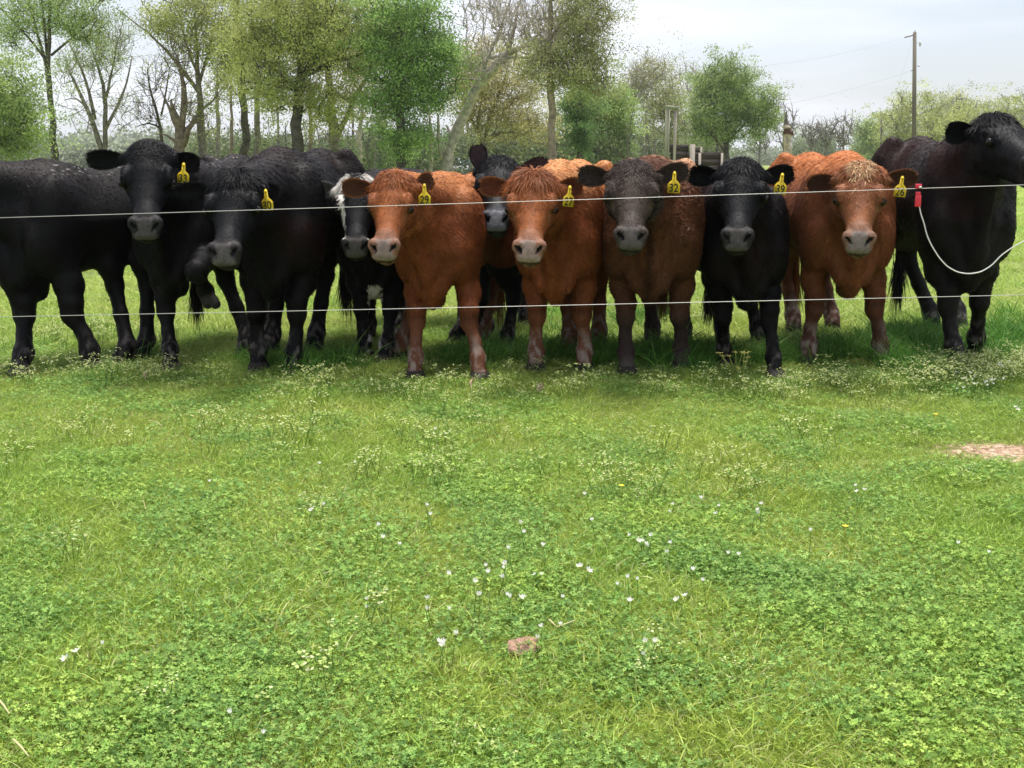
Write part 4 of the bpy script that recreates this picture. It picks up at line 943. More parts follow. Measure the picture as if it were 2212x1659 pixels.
def litter():
    r = np.random.default_rng(12)
    # flat reddish clod
    g = G(1132, 1420)
    nx, ny = 16, 12; V = []; Fc = []
    sc = 1 / F * (g.y / math.cos(.3))
    for s_ in (0, 1):
        for j in range(ny):
            for i in range(nx):
                a = i / (nx - 1) * 2 - 1; b = j / (ny - 1) * 2 - 1; m_ = 1 - .28 * abs(a) ** 3 * abs(b) ** 3
                edge = (1 - max(abs(a), abs(b)) ** 6)
                V.append([a * .040 * m_ * (1 + .1 * b), b * .030 * m_ + .006 * a, (s_ * (.004 + .011 * edge * (1 + .25 * math.sin(a * 3 + b * 2)))) + (.006 * b)])
    V = np.array(V); V += np.stack([nz(V, .02, 1), nz(V, .02, 2), nz(V, .015, 3)], 1) * .0025
    N1 = nx * ny
    for j in range(ny - 1):
        for i in range(nx - 1):
            a = j * nx + i; Fc.append((a, a + nx, a + nx + 1, a + 1)); a += N1; Fc.append((a, a + 1, a + nx + 1, a + nx))
    for i in range(nx - 1):
        for j in (0, ny - 1):
            a = j * nx + i; Fc.append((a, a + 1, a + 1 + N1, a + N1) if j == 0 else (a + 1, a, a + N1, a + 1 + N1))
    for j in range(ny - 1):
        for i in (0, nx - 1):
            a = j * nx + i; Fc.append((a + nx, a, a + N1, a + nx + N1) if i == 0 else (a, a + nx, a + nx + N1, a + N1))
    mb = MB(); mb.add(V, Fc); g.z = .022
    o = mb.obj('broken_clod', mat('clod', (.33, .20, .14), rough=.95, noise=(90, .6, 1.5), bump=.8), None, True, g)
    tag(o, 'flat reddish brown lump lying in the near grass among white flowers', 'clod')
    lm = mat('dry_leaf', (.55, .40, .27), rough=.8, noise=(120, .7, 1.2))
    for (u, v, L_, lab, rz, til) in [(1163, 857, .055, 'curled pale dry leaf standing in the grass in front of tag 27', .3, .9), (318, 832, .06, 'crumpled pinkish dry leaf in the grass below the calf with the lifted leg', 1.2, .6), (1020, 848, .06, 'dark brown dry leaf stalk in the grass below the calf tagged 29', 2.0, 1.1), (1460 * .8848, 1250 * .8848 + 240, .0, None, 0, 0)]:
        if not lab: continue
        mb = MB(); g = G(u, v); V = []; Fc = []
        for i in range(9):
            t = i / 8; w = math.sin(math.pi * min(1, t * .96 + .04)) ** .7 * L_ * .34
            for j in range(5):
                a = (j - 2) / 2; V.append([a * w, math.sin(t * 2.4) * L_ * .25 + abs(a) * w * .5, t * L_ + r.normal() * .001])
        for i in range(8):
            for j in range(4): q = i * 5 + j; Fc.append((q, q + 1, q + 6, q + 5))
        mb.add(V, Fc); o = mb.obj('dry_leaf', lm, None, True, Vector((g.x, g.y, .02)))
        o.rotation_euler = (til * .6, til * .4, rz); md = o.modifiers.new('thick', 'SOLIDIFY'); md.thickness = .001; tag(o, lab, 'dry leaf')
    # long bent straws lying on the turf
    sm = mat('straw', (.50, .46, .22), rough=.7)
    for i, (pts, lab) in enumerate([([(1186, 1338), (1203, 1355), (1242, 1340)], 'long bent pale stalk lying in the grass below the flower cluster'), ([(-4, 1510), (8, 1524), (20, 1542)], 'pale straw at the left edge of the near clover'), ([(28, 1597), (44, 1612), (62, 1634)], 'straight pale straw at the lower left corner'), ([(322, 909), (338, 911), (350, 920)], 'short bent yellow straw in the turf under the lifted leg')]):
        mb = MB(); W = [G(u, v, .05) for u, v in pts]; mb.tube([list(w) for w in W], [.0026, .0022, .0014], 5); o = mb.obj('dry_stalk', sm, None, True); tag(o, lab, 'stalk')
litter()
# ------------------------------------------------------------------ trees: trunk polylines, limbs grown towards crown points, leaf-sized faces in clumps
BARK = {'grey': (.21, .19, .17), 'dark': (.10, .088, .075), 'pale': (.40, .36, .32), 'brown': (.19, .15, .12), 'red': (.25, .20, .16)}
LEAF = {'yg': [(.446, .484, .174), (.349, .406, .136), (.523, .542, .213)], 'mid': [(.300, .397, .136), (.233, .330, .106), (.369, .455, .164)], 'bright': [(.252, .387, .116), (.185, .310, .088), (.321, .455, .145)],
        'dark': [(.116, .194, .067), (.145, .233, .078)], 'olive': [(.330, .349, .154), (.261, .290, .116), (.406, .406, .194)], 'gold': [(.446, .417, .194), (.369, .358, .164), (.523, .455, .233)], 'pale': [(.406, .484, .242), (.330, .417, .194)], 'haze': [(.330, .369, .252), (.281, .321, .213)]}
def leaves(cent, per, sig, size, cols, r, flat=.6):
    cent = np.asarray(cent); n = len(cent) * per
    c = np.repeat(cent, per, 0) + np.clip(r.normal(size=(n, 3)), -1.6, 1.6) * [sig, sig, sig * flat]
    u = r.normal(size=(n, 3)); u /= np.linalg.norm(u, axis=1)[:, None]; w = np.cross(u, r.normal(size=(n, 3))); w /= np.linalg.norm(w, axis=1)[:, None]
    sz = size * r.uniform(.6, 1.3, (n, 1)); V = np.stack([c - u * sz * .6, c + w * sz * .34, c + u * sz * .6, c - w * sz * .34], 1).reshape(-1, 3)
    cc = np.array(cols)[np.repeat(r.integers(0, len(cols), len(cent)), per)] * np.repeat(r.uniform(.7, 1.3, (len(cent), 1)) * (1 + .25 * nz(cent, sig * 9, 5)[:, None]), per, 0) * r.uniform(.8, 1.25, (n, 1))
    return V, np.repeat(cc, 4, 0)
def tree(label, Y, trunk, limbs=(), crowns=(), bark='grey', leaf='mid', per=60, sig=.42, size=.13, seed=1, name='tree', twig=.022, group='trees standing behind the herd', depth=1.0, kind=None, sub=0, ivy=0, cat='tree'):
    """trunk [(u,v,radius px)], limbs [[(u,v,radius px)...]], crowns [(u,v,ru,rv,n)] measured at distance Y"""
    r = np.random.default_rng(seed); px = Y / F
    b0 = P(trunk[0][0], HOR, Y); base = Vector((b0.x, Y, 0))
    root = empty(name, base, 0, label, cat, group)
    bc = np.array(BARK[bark]); wood = MB(); nodes = []; rad = []
    def pl(pts, n_dev=None, start=None, dy=0):
        W = np.array([list(P(u, v, Y) - base) for u, v, _ in pts]); R_ = np.array([q[2] * px for q in pts])
        if dy: W[:, 1] += np.linspace(0, dy, len(W))
        L_ = np.concatenate([[0], np.cumsum(np.linalg.norm(np.diff(W, axis=0), axis=1))]); k = max(4, int(L_[-1] / (.35 + .12 * px * 40)))
        t = np.linspace(0, L_[-1], k + 1); W2 = np.stack([np.interp(t, L_, W[:, i]) for i in range(3)], 1); R2 = np.interp(t, L_, R_)
        for _ in range(2): W2[1:-1] = (W2[:-2] + 2 * W2[1:-1] + W2[2:]) / 4
        W2[1:] += r.normal(size=(k, 3)) * R2[1:, None] * .22
        return W2, R2
    W, R_ = pl([(trunk[0][0], 345 + 1.15 / px, trunk[0][2] * 1.25)] + list(trunk))
    wood.tube(W, R_, 9, bc, wob=.07); nodes += list(W[2:]); rad += list(R_[2:])
    lm = []
    for li in limbs:
        dy = r.uniform(-1, 1) * 30 * px; W, R_ = pl(li, dy=dy); mb = MB(); wood.tube(W, R_, 7, bc * r.uniform(.85, 1.1), wob=.05); nodes += list(W[1:]); rad += list(R_[1:])
    nd = np.array(nodes); rd = np.array(rad)
    tips = []; at = []
    for (u, v, ru, rv, n) in crowns:
        q = r.normal(size=(n, 3)); q /= np.linalg.norm(q, axis=1)[:, None]; q *= (r.random((n, 1)) ** .45)
        c = np.array(P(u, v, Y) - base); at.append(c + q * np.array([ru * px, ru * px * depth, rv * px]))
    if at:
        at = np.concatenate(at); at = at[at[:, 2] > .4]
        d0 = np.array([np.min(np.linalg.norm(nd - a, axis=1)) for a in at]); at = at[np.argsort(d0)]
        step = max(.45, 14 * px)
        for a in at:
            dv = a - nd; ds = np.linalg.norm(dv, axis=1); cost = ds - .5 * np.clip(dv[:, 2], -1, 1) * .8 + 2.0 * (nd[:, 2] > a[2] + .5); i = int(np.argmin(cost)); s0 = nd[i]; L_ = ds[i]
            if L_ < .15: tips.append(a); continue
            k = max(2, int(L_ / step) + 1); t = np.linspace(0, 1, k + 1)[:, None]
            Pth = s0 * (1 - t) + a * t + np.array([0, 0, 1]) * (np.sin(t * math.pi) * -.06 * L_) ; Pth[1:-1] += r.normal(size=(k - 1, 3)) * .07 * L_ / k ** .5
            r0 = min(rd[i] * .62, .012 * L_ + twig * 1.5); R2 = np.linspace(max(r0, twig), twig * .55, k + 1)
            wood.tube(Pth, R2, 4 if r0 < .05 else 5, bc * r.uniform(.8, 1.2), cap=False)
            nd = np.concatenate([nd, Pth[1:]]); rd = np.concatenate([rd, R2[1:]]); tips.append(a)
            for j in range(sub):      # fine twigs
                t0 = r.random() * .7 + .3; b_ = s0 * (1 - t0) + a * t0; e_ = b_ + (a - s0) / L_ * r.uniform(.3, .9) * min(L_, 1.5) * .6 + r.normal(size=3) * .28 + [0, 0, .18]
                wood.tube([b_, (b_ + e_) / 2 + r.normal(size=3) * .04, e_], [twig * .6, twig * .5, twig * .35], 3, bc * r.uniform(.9, 1.35), cap=False)
    wood.obj('trunk', M['bark'], root, True)
    if per and len(tips):
        tips = np.array(tips); ex = tips[r.integers(0, len(tips), len(tips))] + r.normal(size=(len(tips), 3)) * sig * 1.2; V, C = leaves(np.concatenate([tips, ex]), max(2, int(per * 1.05)), sig * .52, size * .58, LEAF[leaf], r)
        n = len(V) // 4; link('crown', mesh_np('crown', V, np.arange(4 * n), np.full(n, 4), C), M['leaf'], root)
    if ivy:
        c = [W_ + r.normal(size=3) * .12 for W_ in np.array(nodes) for _ in range(ivy) if W_[2] < 6]
        V, C = leaves(c, 10, .22, size * .8, LEAF['dark'], r); n = len(V) // 4; link('ivy', mesh_np('ivy', V, np.arange(4 * n), np.full(n, 4), C), M['leaf'], root)
    return root
# left group
tree('low leafy tree cut off by the left edge of the picture', 36, [(-40, 345, 10), (-30, 200, 6)], [[(-36, 270, 5), (20, 215, 3), (60, 195, 1.5)], [(-36, 300, 5), (30, 270, 2.5), (75, 262, 1.3)]],
     [(0, 175, 55, 60, 34), (25, 250, 85, 55, 60), (-60, 220, 90, 120, 50), (10, 310, 60, 30, 26)], 'dark', 'mid', 85, .42, .11, 31)
tree('tall slim tree at the left whose straight trunk forks high up', 40, [(118, 345, 7.5), (112, 250, 6.5), (108, 190, 6), (104, 150, 6)],
     [[(104, 150, 4.5), (112, 60, 3.5), (120, -60, 2.5)], [(104, 160, 4), (88, 90, 3), (62, -10, 2)], [(103, 135, 3), (60, 70, 2.2), (10, 18, 1.2)], [(110, 120, 3), (145, 85, 2.2), (200, 35, 1.2)], [(105, 150, 3.5), (98, 50, 2.6), (92, -60, 1.8)]],
     [(110, 20, 125, 75, 120), (110, -70, 140, 70, 90), (30, 60, 50, 50, 24), (185, 55, 45, 45, 22)], 'dark', 'mid', 60, .36, .10, 32)
tree('sparse multi-stemmed tree with thin pale green leaves left of the calf tagged 33', 44, [(222, 345, 9), (218, 325, 8)],
     [[(222, 330, 6), (205, 260, 5), (180, 205, 3.6), (155, 150, 2)], [(224, 335, 6), (228, 270, 5), (225, 190, 4), (200, 120, 2), (185, 80, 1.2)], [(228, 280, 4), (250, 230, 3), (272, 180, 2), (278, 120, 1.2)], [(205, 258, 4), (190, 180, 3), (150, 90, 1.6)], [(226, 220, 3.5), (245, 160, 2.4), (262, 90, 1.2)], [(190, 235, 2.5), (160, 205, 1.6), (128, 215, .8)]],
     [(210, 120, 75, 50, 85), (235, 75, 50, 35, 40), (160, 150, 45, 50, 30), (215, 230, 95, 70, 45)], 'grey', 'pale', 20, .32, .085, 33, sub=3, twig=.016)
tree('thin dark bare tree between the sparse tree and the broken trunk', 46, [(352, 345, 4), (350, 290, 3.5), (340, 235, 3), (322, 200, 2), (318, 150, 1.2)], [[(350, 280, 3), (332, 262, 2), (310, 262, 1.2), (290, 275, .7)], [(348, 250, 2.4), (362, 200, 1.8), (372, 150, .9)]],
     [(345, 170, 50, 60, 40), (320, 240, 45, 40, 30)], 'dark', 'pale', 3, .3, .08, 34, sub=3, twig=.018)
tree('gnarled broken grey trunk with a splintered top and upright limbs', 42, [(388, 345, 13), (392, 300, 12), (385, 265, 10), (372, 235, 5), (368, 215, 1.5)],
     [[(392, 300, 8), (398, 250, 7), (400, 200, 6), (394, 150, 3), (378, 110, 1.5)], [(395, 315, 7), (415, 275, 6), (430, 250, 4)], [(386, 280, 6), (370, 245, 4), (352, 215, 2), (340, 190, 1)], [(378, 250, 3), (374, 228, 1.5), (377, 213, .5)], [(400, 280, 4), (418, 262, 3), (436, 262, 1.2)], [(390, 310, 4), (365, 300, 2.5), (345, 280, 1.5), (330, 290, .8)]],
     [(385, 130, 45, 50, 50), (405, 240, 45, 40, 30)], 'brown', 'yg', 6, .35, .09, 35, sub=3, name='broken_tree', twig=.018)
tree('tree with yellow-green crown and limbs sweeping up to the left', 43, [(437, 345, 9), (435, 250, 8), (430, 190, 6), (425, 110, 3.5), (420, 30, 2)],
     [[(430, 200, 5), (395, 150, 4), (350, 95, 2.5), (290, 45, 1.4), (255, 20, .8)], [(430, 180, 4), (455, 110, 2.6), (470, 30, 1.2)], [(433, 240, 3), (460, 220, 2), (480, 190, 1)], [(428, 160, 3), (400, 90, 2), (385, 0, 1)]],
     [(440, 60, 90, 70, 110), (430, -40, 140, 60, 90), (500, 120, 60, 60, 55), (350, 60, 50, 40, 30), (440, 250, 35, 50, 16)], 'grey', 'yg', 50, .42, .11, 36, twig=.02, sub=1)
tree('dark vine-wrapped straight trunk rising out of the picture', 48, [(531, 345, 9), (529, 260, 8), (518, 150, 8), (510, 60, 7), (502, -60, 6)], [[(514, 110, 3), (540, 70, 2), (560, 20, 1)]], [(510, 0, 80, 60, 60), (520, 150, 50, 60, 26)], 'dark', 'yg', 45, .42, .12, 37, ivy=1)
tree('slender grey trunk beside the vine-wrapped one', 47, [(556, 345, 6.5), (557, 250, 6), (553, 180, 5), (548, 100, 3)], [[(556, 210, 3), (530, 212, 1.6), (505, 220, .8)]], [(550, 130, 55, 60, 45)], 'grey', 'yg', 40, .4, .12, 38)
tree('big spreading tree with dense light green crown in the left centre', 40, [(642, 345, 13), (643, 260, 12), (645, 190, 10), (655, 160, 9)],
     [[(652, 170, 8), (690, 110, 6), (705, 40, 5), (715, -60, 3.5)], [(646, 190, 6), (648, 110, 5), (640, 60, 3.5), (660, 10, 2)], [(655, 165, 6), (720, 135, 5), (780, 120, 3), (840, 95, 1.5)], [(645, 200, 4), (610, 165, 3), (575, 130, 1.6)], [(645, 195, 3.4), (590, 185, 2.2), (540, 178, 1)], [(690, 110, 4), (740, 60, 3), (790, 10, 1.8)], [(648, 110, 3.5), (620, 60, 2.4), (590, 10, 1.2)]],
     [(640, 60, 120, 80, 190), (730, 90, 120, 75, 170), (600, 190, 80, 55, 75), (700, 215, 70, 50, 55), (690, -50, 200, 70, 170), (560, 90, 70, 70, 70), (840, 70, 60, 60, 60)], 'dark', 'yg', 58, .42, .115, 39, twig=.025)
tree('thick grey trunk with one limb angling right, half way along the left group', 44, [(728, 345, 12), (724, 290, 12), (715, 230, 10), (712, 180, 7), (700, 100, 5), (690, 30, 3)],
     [[(726, 300, 7), (745, 260, 6), (765, 215, 5), (790, 170, 3), (820, 120, 1.5)], [(722, 320, 3), (705, 290, 2.4), (690, 285, 1.4)]], [(770, 150, 60, 60, 55), (700, 130, 60, 50, 40), (820, 220, 40, 50, 22)], 'grey', 'gold', 34, .42, .11, 40, sub=1)
tree('thin pale leafless trunk in front of the dark undergrowth', 50, [(778, 375, 5), (777, 300, 5.5), (776, 260, 4), (784, 220, 3)], [[(777, 290, 2.5), (760, 280, 1.6), (745, 265, 1)], [(777, 270, 2.4), (792, 240, 1.8), (808, 200, 1)]], [(780, 200, 45, 50, 40)], 'pale', 'gold', 8, .4, .11, 41, sub=3)
tree('bright green tree leafy almost to the ground in the middle of the row', 39, [(866, 345, 9), (866, 250, 9), (864, 150, 8), (860, 60, 6), (855, -40, 4)],
     [[(866, 240, 3), (900, 225, 2), (930, 215, 1)], [(864, 150, 4), (910, 110, 3), (950, 60, 1.5)], [(865, 200, 3.5), (820, 170, 2), (800, 150, 1)], [(866, 270, 2.6), (840, 250, 1.6), (825, 240, 1)]],
     [(865, 100, 90, 60, 130), (925, 185, 65, 60, 85), (850, 210, 60, 60, 65), (870, 300, 60, 38, 55), (870, 20, 90, 50, 70), (960, 110, 45, 50, 40)], 'dark', 'bright', 62, .40, .115, 42, twig=.025)
tree('pair of pale stringy stems beside the bright green tree', 41, [(932, 400, 3), (930, 300, 2.6), (928, 240, 2)], [[(931, 345, 2.6), (940, 300, 2), (922, 240, 1)], [(932, 340, 2), (945, 380, 1.6), (920, 260, 1)]], [(925, 230, 20, 40, 14)], 'pale', 'mid', 10, .3, .09, 43)
tree('great leaning tree with bare silver branches spreading to the right', 40, [(962, 345, 10), (985, 290, 11), (1008, 240, 11), (1025, 195, 10), (1060, 155, 9), (1100, 115, 7)],
     [[(1100, 115, 6), (1150, 92, 4.5), (1210, 78, 3), (1270, 55, 1.6), (1310, 30, .9)], [(1098, 115, 4.5), (1115, 60, 3.4), (1120, 0, 2)], [(1022, 200, 6), (1045, 140, 4), (1080, 70, 2.6), (1110, -30, 1.4)], [(1085, 125, 3.5), (1140, 122, 2.6), (1200, 125, 1.6), (1250, 108, .8)], [(1065, 150, 3), (1030, 160, 2), (985, 155, 1.2), (960, 140, .7)], [(1090, 118, 3), (1060, 130, 2.4), (1000, 135, 1.8), (975, 150, 1)], [(1150, 92, 3.4), (1190, 40, 2.2), (1230, -20, 1.2)], [(1040, 175, 3), (985, 165, 2), (960, 185, 1)],
      [(955, 345, 5), (945, 300, 4), (950, 250, 2.4)], [(975, 345, 6), (978, 300, 4), (965, 270, 2.2)]],
     [(1170, 60, 110, 60, 150), (1080, 40, 90, 60, 90), (1240, 60, 75, 55, 90), (1040, 140, 70, 35, 40), (1180, 110, 90, 25, 40)], 'pale', 'gold', 2, .3, .08, 44, sub=5, twig=.019, name='leaning_tree')
tree('small gnarled oak with golden new leaves behind the second-row black calf', 46, [(1046, 345, 9), (1046, 310, 9), (1040, 290, 7)], [[(1046, 305, 6), (1065, 285, 4.5), (1095, 280, 2.4), (1130, 290, 1.2)], [(1042, 300, 6), (1025, 270, 4), (1010, 240, 2)], [(1048, 300, 5), (1060, 240, 4), (1090, 180, 2.4), (1100, 130, 1.2)], [(1030, 280, 3.4), (1040, 220, 2), (1050, 150, 1.2)]],
     [(1080, 180, 100, 60, 130), (1100, 250, 90, 50, 90), (1010, 200, 60, 70, 60), (1060, 120, 90, 40, 60), (1160, 280, 50, 35, 28)], 'grey', 'gold', 50, .42, .11, 45, twig=.024)
tree('tall straight trunk with olive leaves at the right end of the near row', 38, [(1192, 380, 9), (1192, 300, 8.5), (1191, 200, 8), (1190, 140, 7), (1188, 60, 5), (1190, -60, 3)],
     [[(1190, 120, 4), (1240, 80, 2.8), (1290, 60, 1.4)], [(1191, 150, 3.4), (1150, 120, 2.2), (1120, 110, 1.2)], [(1190, 80, 3.6), (1250, 10, 2.4), (1300, -30, 1.4)], [(1192, 170, 3), (1250, 150, 2), (1290, 150, 1)]],
     [(1270, 70, 60, 85, 95), (1225, 150, 90, 45, 85), (1255, -30, 90, 60, 80), (1170, 130, 50, 45, 35), (1275, 170, 45, 45, 32)], 'red', 'olive', 48, .38, .10, 46, twig=.022, sub=1)
tree('dark ivy-covered column of a tree right of the straight trunk', 52, [(1254, 345, 7), (1252, 280, 6), (1250, 230, 5), (1255, 170, 3)], [], [(1252, 290, 22, 50, 40), (1250, 235, 30, 35, 30)], 'dark', 'dark', 90, .36, .12, 47)
tree('fresh light green tree behind the ivy column', 60, [(1290, 345, 6), (1292, 260, 4), (1300, 210, 3)], [[(1291, 280, 2.6), (1320, 230, 1.6)]], [(1280, 225, 60, 55, 80), (1335, 240, 40, 50, 45), (1300, 270, 55, 30, 36)], 'grey', 'mid', 62, .52, .16, 48)
# mid-distance row
tree('grey bare-limbed tree with olive top behind the curly brown calf', 85, [(1357, 345, 6), (1358, 270, 5), (1362, 220, 3.5), (1370, 170, 2)], [[(1358, 250, 3), (1335, 215, 1.8)], [(1359, 240, 3), (1385, 200, 1.8)], [(1362, 225, 3), (1400, 160, 1.6)]],
     [(1405, 165, 60, 42, 80), (1370, 200, 45, 55, 60)], 'pale', 'olive', 22, .8, .17, 49, sub=4, twig=.045, group='trees of the middle distance')
tree('olive and rust coloured tree behind the tall wooden posts', 88, [(1440, 345, 4), (1442, 280, 3.4), (1430, 220, 2)], [[(1440, 270, 2), (1470, 210, 1)]], [(1430, 215, 48, 60, 80), (1455, 265, 30, 55, 40)], 'grey', 'olive', 46, .8, .20, 50, sub=2, twig=.04, group='trees of the middle distance')
tree('rounded fresh green tree standing alone right of the tall wooden posts', 70, [(1570, 345, 6), (1571, 300, 5), (1575, 270, 4)], [[(1570, 320, 4), (1550, 260, 3), (1535, 200, 1.6), (1530, 160, 1)], [(1571, 300, 4), (1590, 240, 3), (1610, 190, 1.4)], [(1571, 310, 3.6), (1610, 265, 2.4), (1650, 235, 1.2)], [(1570, 300, 3), (1565, 220, 2), (1570, 150, 1.2)], [(1568, 330, 3), (1545, 300, 2), (1520, 280, 1)]],
     [(1565, 175, 62, 48, 130), (1625, 235, 62, 45, 110), (1540, 235, 55, 55, 80), (1590, 275, 75, 28, 60), (1520, 285, 35, 35, 24)], 'dark', 'mid', 62, .48, .15, 51, twig=.035, sub=1, group='trees of the middle distance', depth=.9)
tree('thin pale tree showing at the left shoulder of the rounded green tree', 95, [(1500, 345, 3.4), (1502, 240, 2.4), (1500, 170, 1.2)], [[(1501, 230, 1.6), (1480, 180, .9)]], [(1495, 180, 35, 45, 60), (1495, 260, 40, 55, 40)], 'pale', 'pale', 12, .8, .17, 52, sub=4, twig=.045, group='trees of the middle distance')
for i, (u, v, w, h, lab) in enumerate([(1692, 262, 36, 52, 'bare grey tree just behind the weathered dead snag'), (1640, 300, 26, 36, 'small bare tree between the rounded green tree and the snag'), (1752, 292, 26, 28, 'first small bare tree right of the dead snag'), (1785, 290, 24, 30, 'second small bare tree right of the dead snag'), (1822, 284, 28, 36, 'wider bare tree left of the far green trees')]):
    tree(lab, 120, [(u, 345, 2.4), (u + 1, 310, 2), (u - 1, 285, 1.4)], [[(u, 320, 1.6), (u - 12, 290, 1), (u - 20, 262, .6)], [(u, 315, 1.6), (u + 11, 285, 1), (u + 18, 260, .6)]], [(u, v, w, h, 60)], 'grey', 'haze', 4 if i % 2 else 2, .8, .2, 60 + i, sub=4, twig=.055, group='bare trees on the horizon')
far = [(1778, 320, 22, 22, 'haze', 'low hazy green bush under the small bare trees'), (1735, 322, 24, 20, 'haze', 'low hazy bush right of the dead snag'), (1878, 292, 36, 44, 'mid', 'round dark green tree left of the far pole'), (1945, 262, 42, 62, 'yg', 'light green tree between the two utility poles'), (2010, 258, 45, 60, 'yg', 'light green tree right behind the near utility pole'), (2052, 268, 34, 54, 'haze', 'grey-green hazy tree left of the raised head'), (2100, 262, 42, 56, 'yg', 'yellowish tree above the back of the big heifer'), (2165, 258, 48, 60, 'yg', 'hazy tree behind the raised head at the right'), (2225, 255, 45, 62, 'haze', 'hazy tree cut by the right edge')]
for i, (u, v, w, h, lf, lab) in enumerate(far):
    tree(lab, 150 + 8 * (i % 3), [(u, 345, 2.2), (u, 300, 1.8)], [[(u, 310, 1.2), (u - w * .4, v, .7)], [(u, 310, 1.2), (u + w * .4, v, .7)]], [(u, v, w, h, 95), (u, v + 35, w * .95, 30, 35)], 'grey', lf, 42, 1.0, .32, 80 + i, sub=1, twig=.07, group='far trees on the right horizon')
tree('bare grey tree poking above the far green trees', 165, [(2078, 345, 2), (2078, 250, 1.4)], [], [(2070, 232, 30, 30, 60)], 'grey', 'haze', 2, .8, .2, 95, sub=4, twig=.07, group='far trees on the right horizon')
# thin trunks standing inside the wood
k = 0
for (u, w, Y, v1, bk, nm) in [(470, 5, 55, 150, 'grey', 'leafless grey trunk just right of the yellow-green tree'), (500, 4, 60, 170, 'brown', 'reddish vine-draped trunk left of the vine-wrapped one'), (600, 3, 62, 200, 'grey', 'thin trunk left of the big spreading tree'), (670, 5, 56, 190, 'brown', 'brown trunk touching the big spreading tree'), (762, 3, 64, 210, 'grey', 'thin trunk right of the thick grey trunk'), (820, 3, 60, 240, 'grey', 'thin trunk left of the bright green tree'), (1010, 4, 62, 200, 'grey', 'thin trunk inside the leaning tree'), (1130, 3, 62, 240, 'grey', 'thin trunk left of the tall straight trunk'), (1222, 3, 66, 220, 'dark', 'dark thin trunk left of the ivy column'), (1318, 3.4, 70, 210, 'dark', 'dark thin trunk right of the light green tree'), (1336, 2.6, 74, 240, 'dark', 'second dark thin trunk left of the grey bare-limbed tree'), (1395, 2.6, 92, 230, 'grey', 'thin trunk right of the grey bare-limbed tree'), (1412, 2.6, 92, 240, 'grey', 'thin trunk left of the tall wooden posts'), (1480, 2.4, 92, 240, 'grey', 'thin trunk right of the tall wooden posts'), (1525, 2.6, 84, 250, 'dark', 'dark stem under the left side of the rounded tree'), (1548, 2.6, 80, 260, 'dark', 'dark stem beside the rounded green tree trunk')]:
    tree(nm, Y, [(u, 345, w), (u + 2, 290, w * .9), (u - 2, v1 + 20, w * .6), (u, v1, w * .4)], [], [(u, v1 + 20, 34, 40, 26)], bk, ['yg', 'olive', 'mid'][k % 3], 12, .5, .13, 120 + k, sub=2, twig=.025, group='thin trunks inside the wood'); k += 1

# undergrowth and far woodland: masses nobody could count
def mass(name, label, boxes, seed, size, cols, m='leaf', stems=0):
    r = np.random.default_rng(seed); VV = []; CC = []
    for (u0, u1, v0, v1, Y0, Y1, n) in boxes:
        Y = r.uniform(Y0, Y1, n); u = r.uniform(u0, u1, n)
        top = v0 - 6 + (v1 - v0) * .46 * (nz(np.stack([u / 60, Y * .05, np.full(n, seed)], 1), 1.0, seed) + .7 * nz(np.stack([u / 14, Y * .05, np.full(n, seed)], 1), 1.0, seed + 1) + 1)
        ztop = H + (HOR - top) * (Y0 + Y1) / 2 / F
        z = ztop * r.random(n) ** .8; x = (u - CU) / F * Y * 1.0
        keep = nz(np.stack([x, Y, z], 1), 3.2 * Y0 / 60, seed + 2) > -.45
        VV.append(np.stack([x, Y, z], 1)[keep])
    c = np.concatenate(VV); Yc = c[:, 1]
    V, C = leaves(c, 5, .22 * np.mean(Yc) / 60, size, cols, r)
    n = len(V) // 4; Fc = [np.arange(4 * n)]; Lc = [np.full(n, 4)]; Va = [V]; Ca = [C]
    if stems:
        mb = MB()
        for i in range(stems):
            b_ = boxes[r.integers(0, len(boxes))]; Y = r.uniform(b_[4], b_[5]); x = (r.uniform(b_[0], b_[1]) - CU) / F * Y; hh = (H + (HOR - b_[2]) * Y / F) * r.uniform(.6, 1.3)
            mb.tube([(x, Y, 0), (x + r.normal() * .2, Y, hh * .5), (x + r.normal() * .5, Y, hh)], [.05, .035, .02], 4, np.array(BARK['grey']) * r.uniform(.7, 1.7), cap=False)
        Va.append(np.concatenate(mb.V)); Ca.append(np.concatenate(mb.C)); Fc.append(np.array(mb.F) + 4 * n); Lc.append(np.array(mb.L))
    tag(link(name, mesh_np(name, np.concatenate(Va), np.concatenate(Fc), np.concatenate(Lc), np.concatenate(Ca)), M[m]), label, 'undergrowth' if 'under' in name else 'woodland', kind='stuff')
mass('undergrowth', 'tangled dark green brush filling the gaps between the tree trunks', [(430, 760, 285, 345, 62, 76, 5200), (740, 1100, 275, 345, 58, 76, 7500), (1060, 1360, 262, 345, 58, 84, 9000), (1290, 1560, 268, 345, 95, 105, 4500)], 3, .17, [(.12, .16, .08), (.16, .20, .10), (.20, .21, .13), (.23, .28, .12), (.14, .18, .09)], stems=260)
mass('far_woodland', 'hazy distant woods along the horizon behind the trees', [(-60, 420, 285, 345, 165, 190, 6500), (300, 1350, 300, 345, 170, 190, 7500), (1340, 1760, 318, 345, 240, 260, 3000), (1600, 1900, 326, 345, 260, 280, 1800), (1830, 2300, 285, 345, 180, 200, 5000)], 8, .55, [(.32, .35, .27), (.28, .31, .24), (.38, .40, .33), (.35, .40, .26)], stems=160)

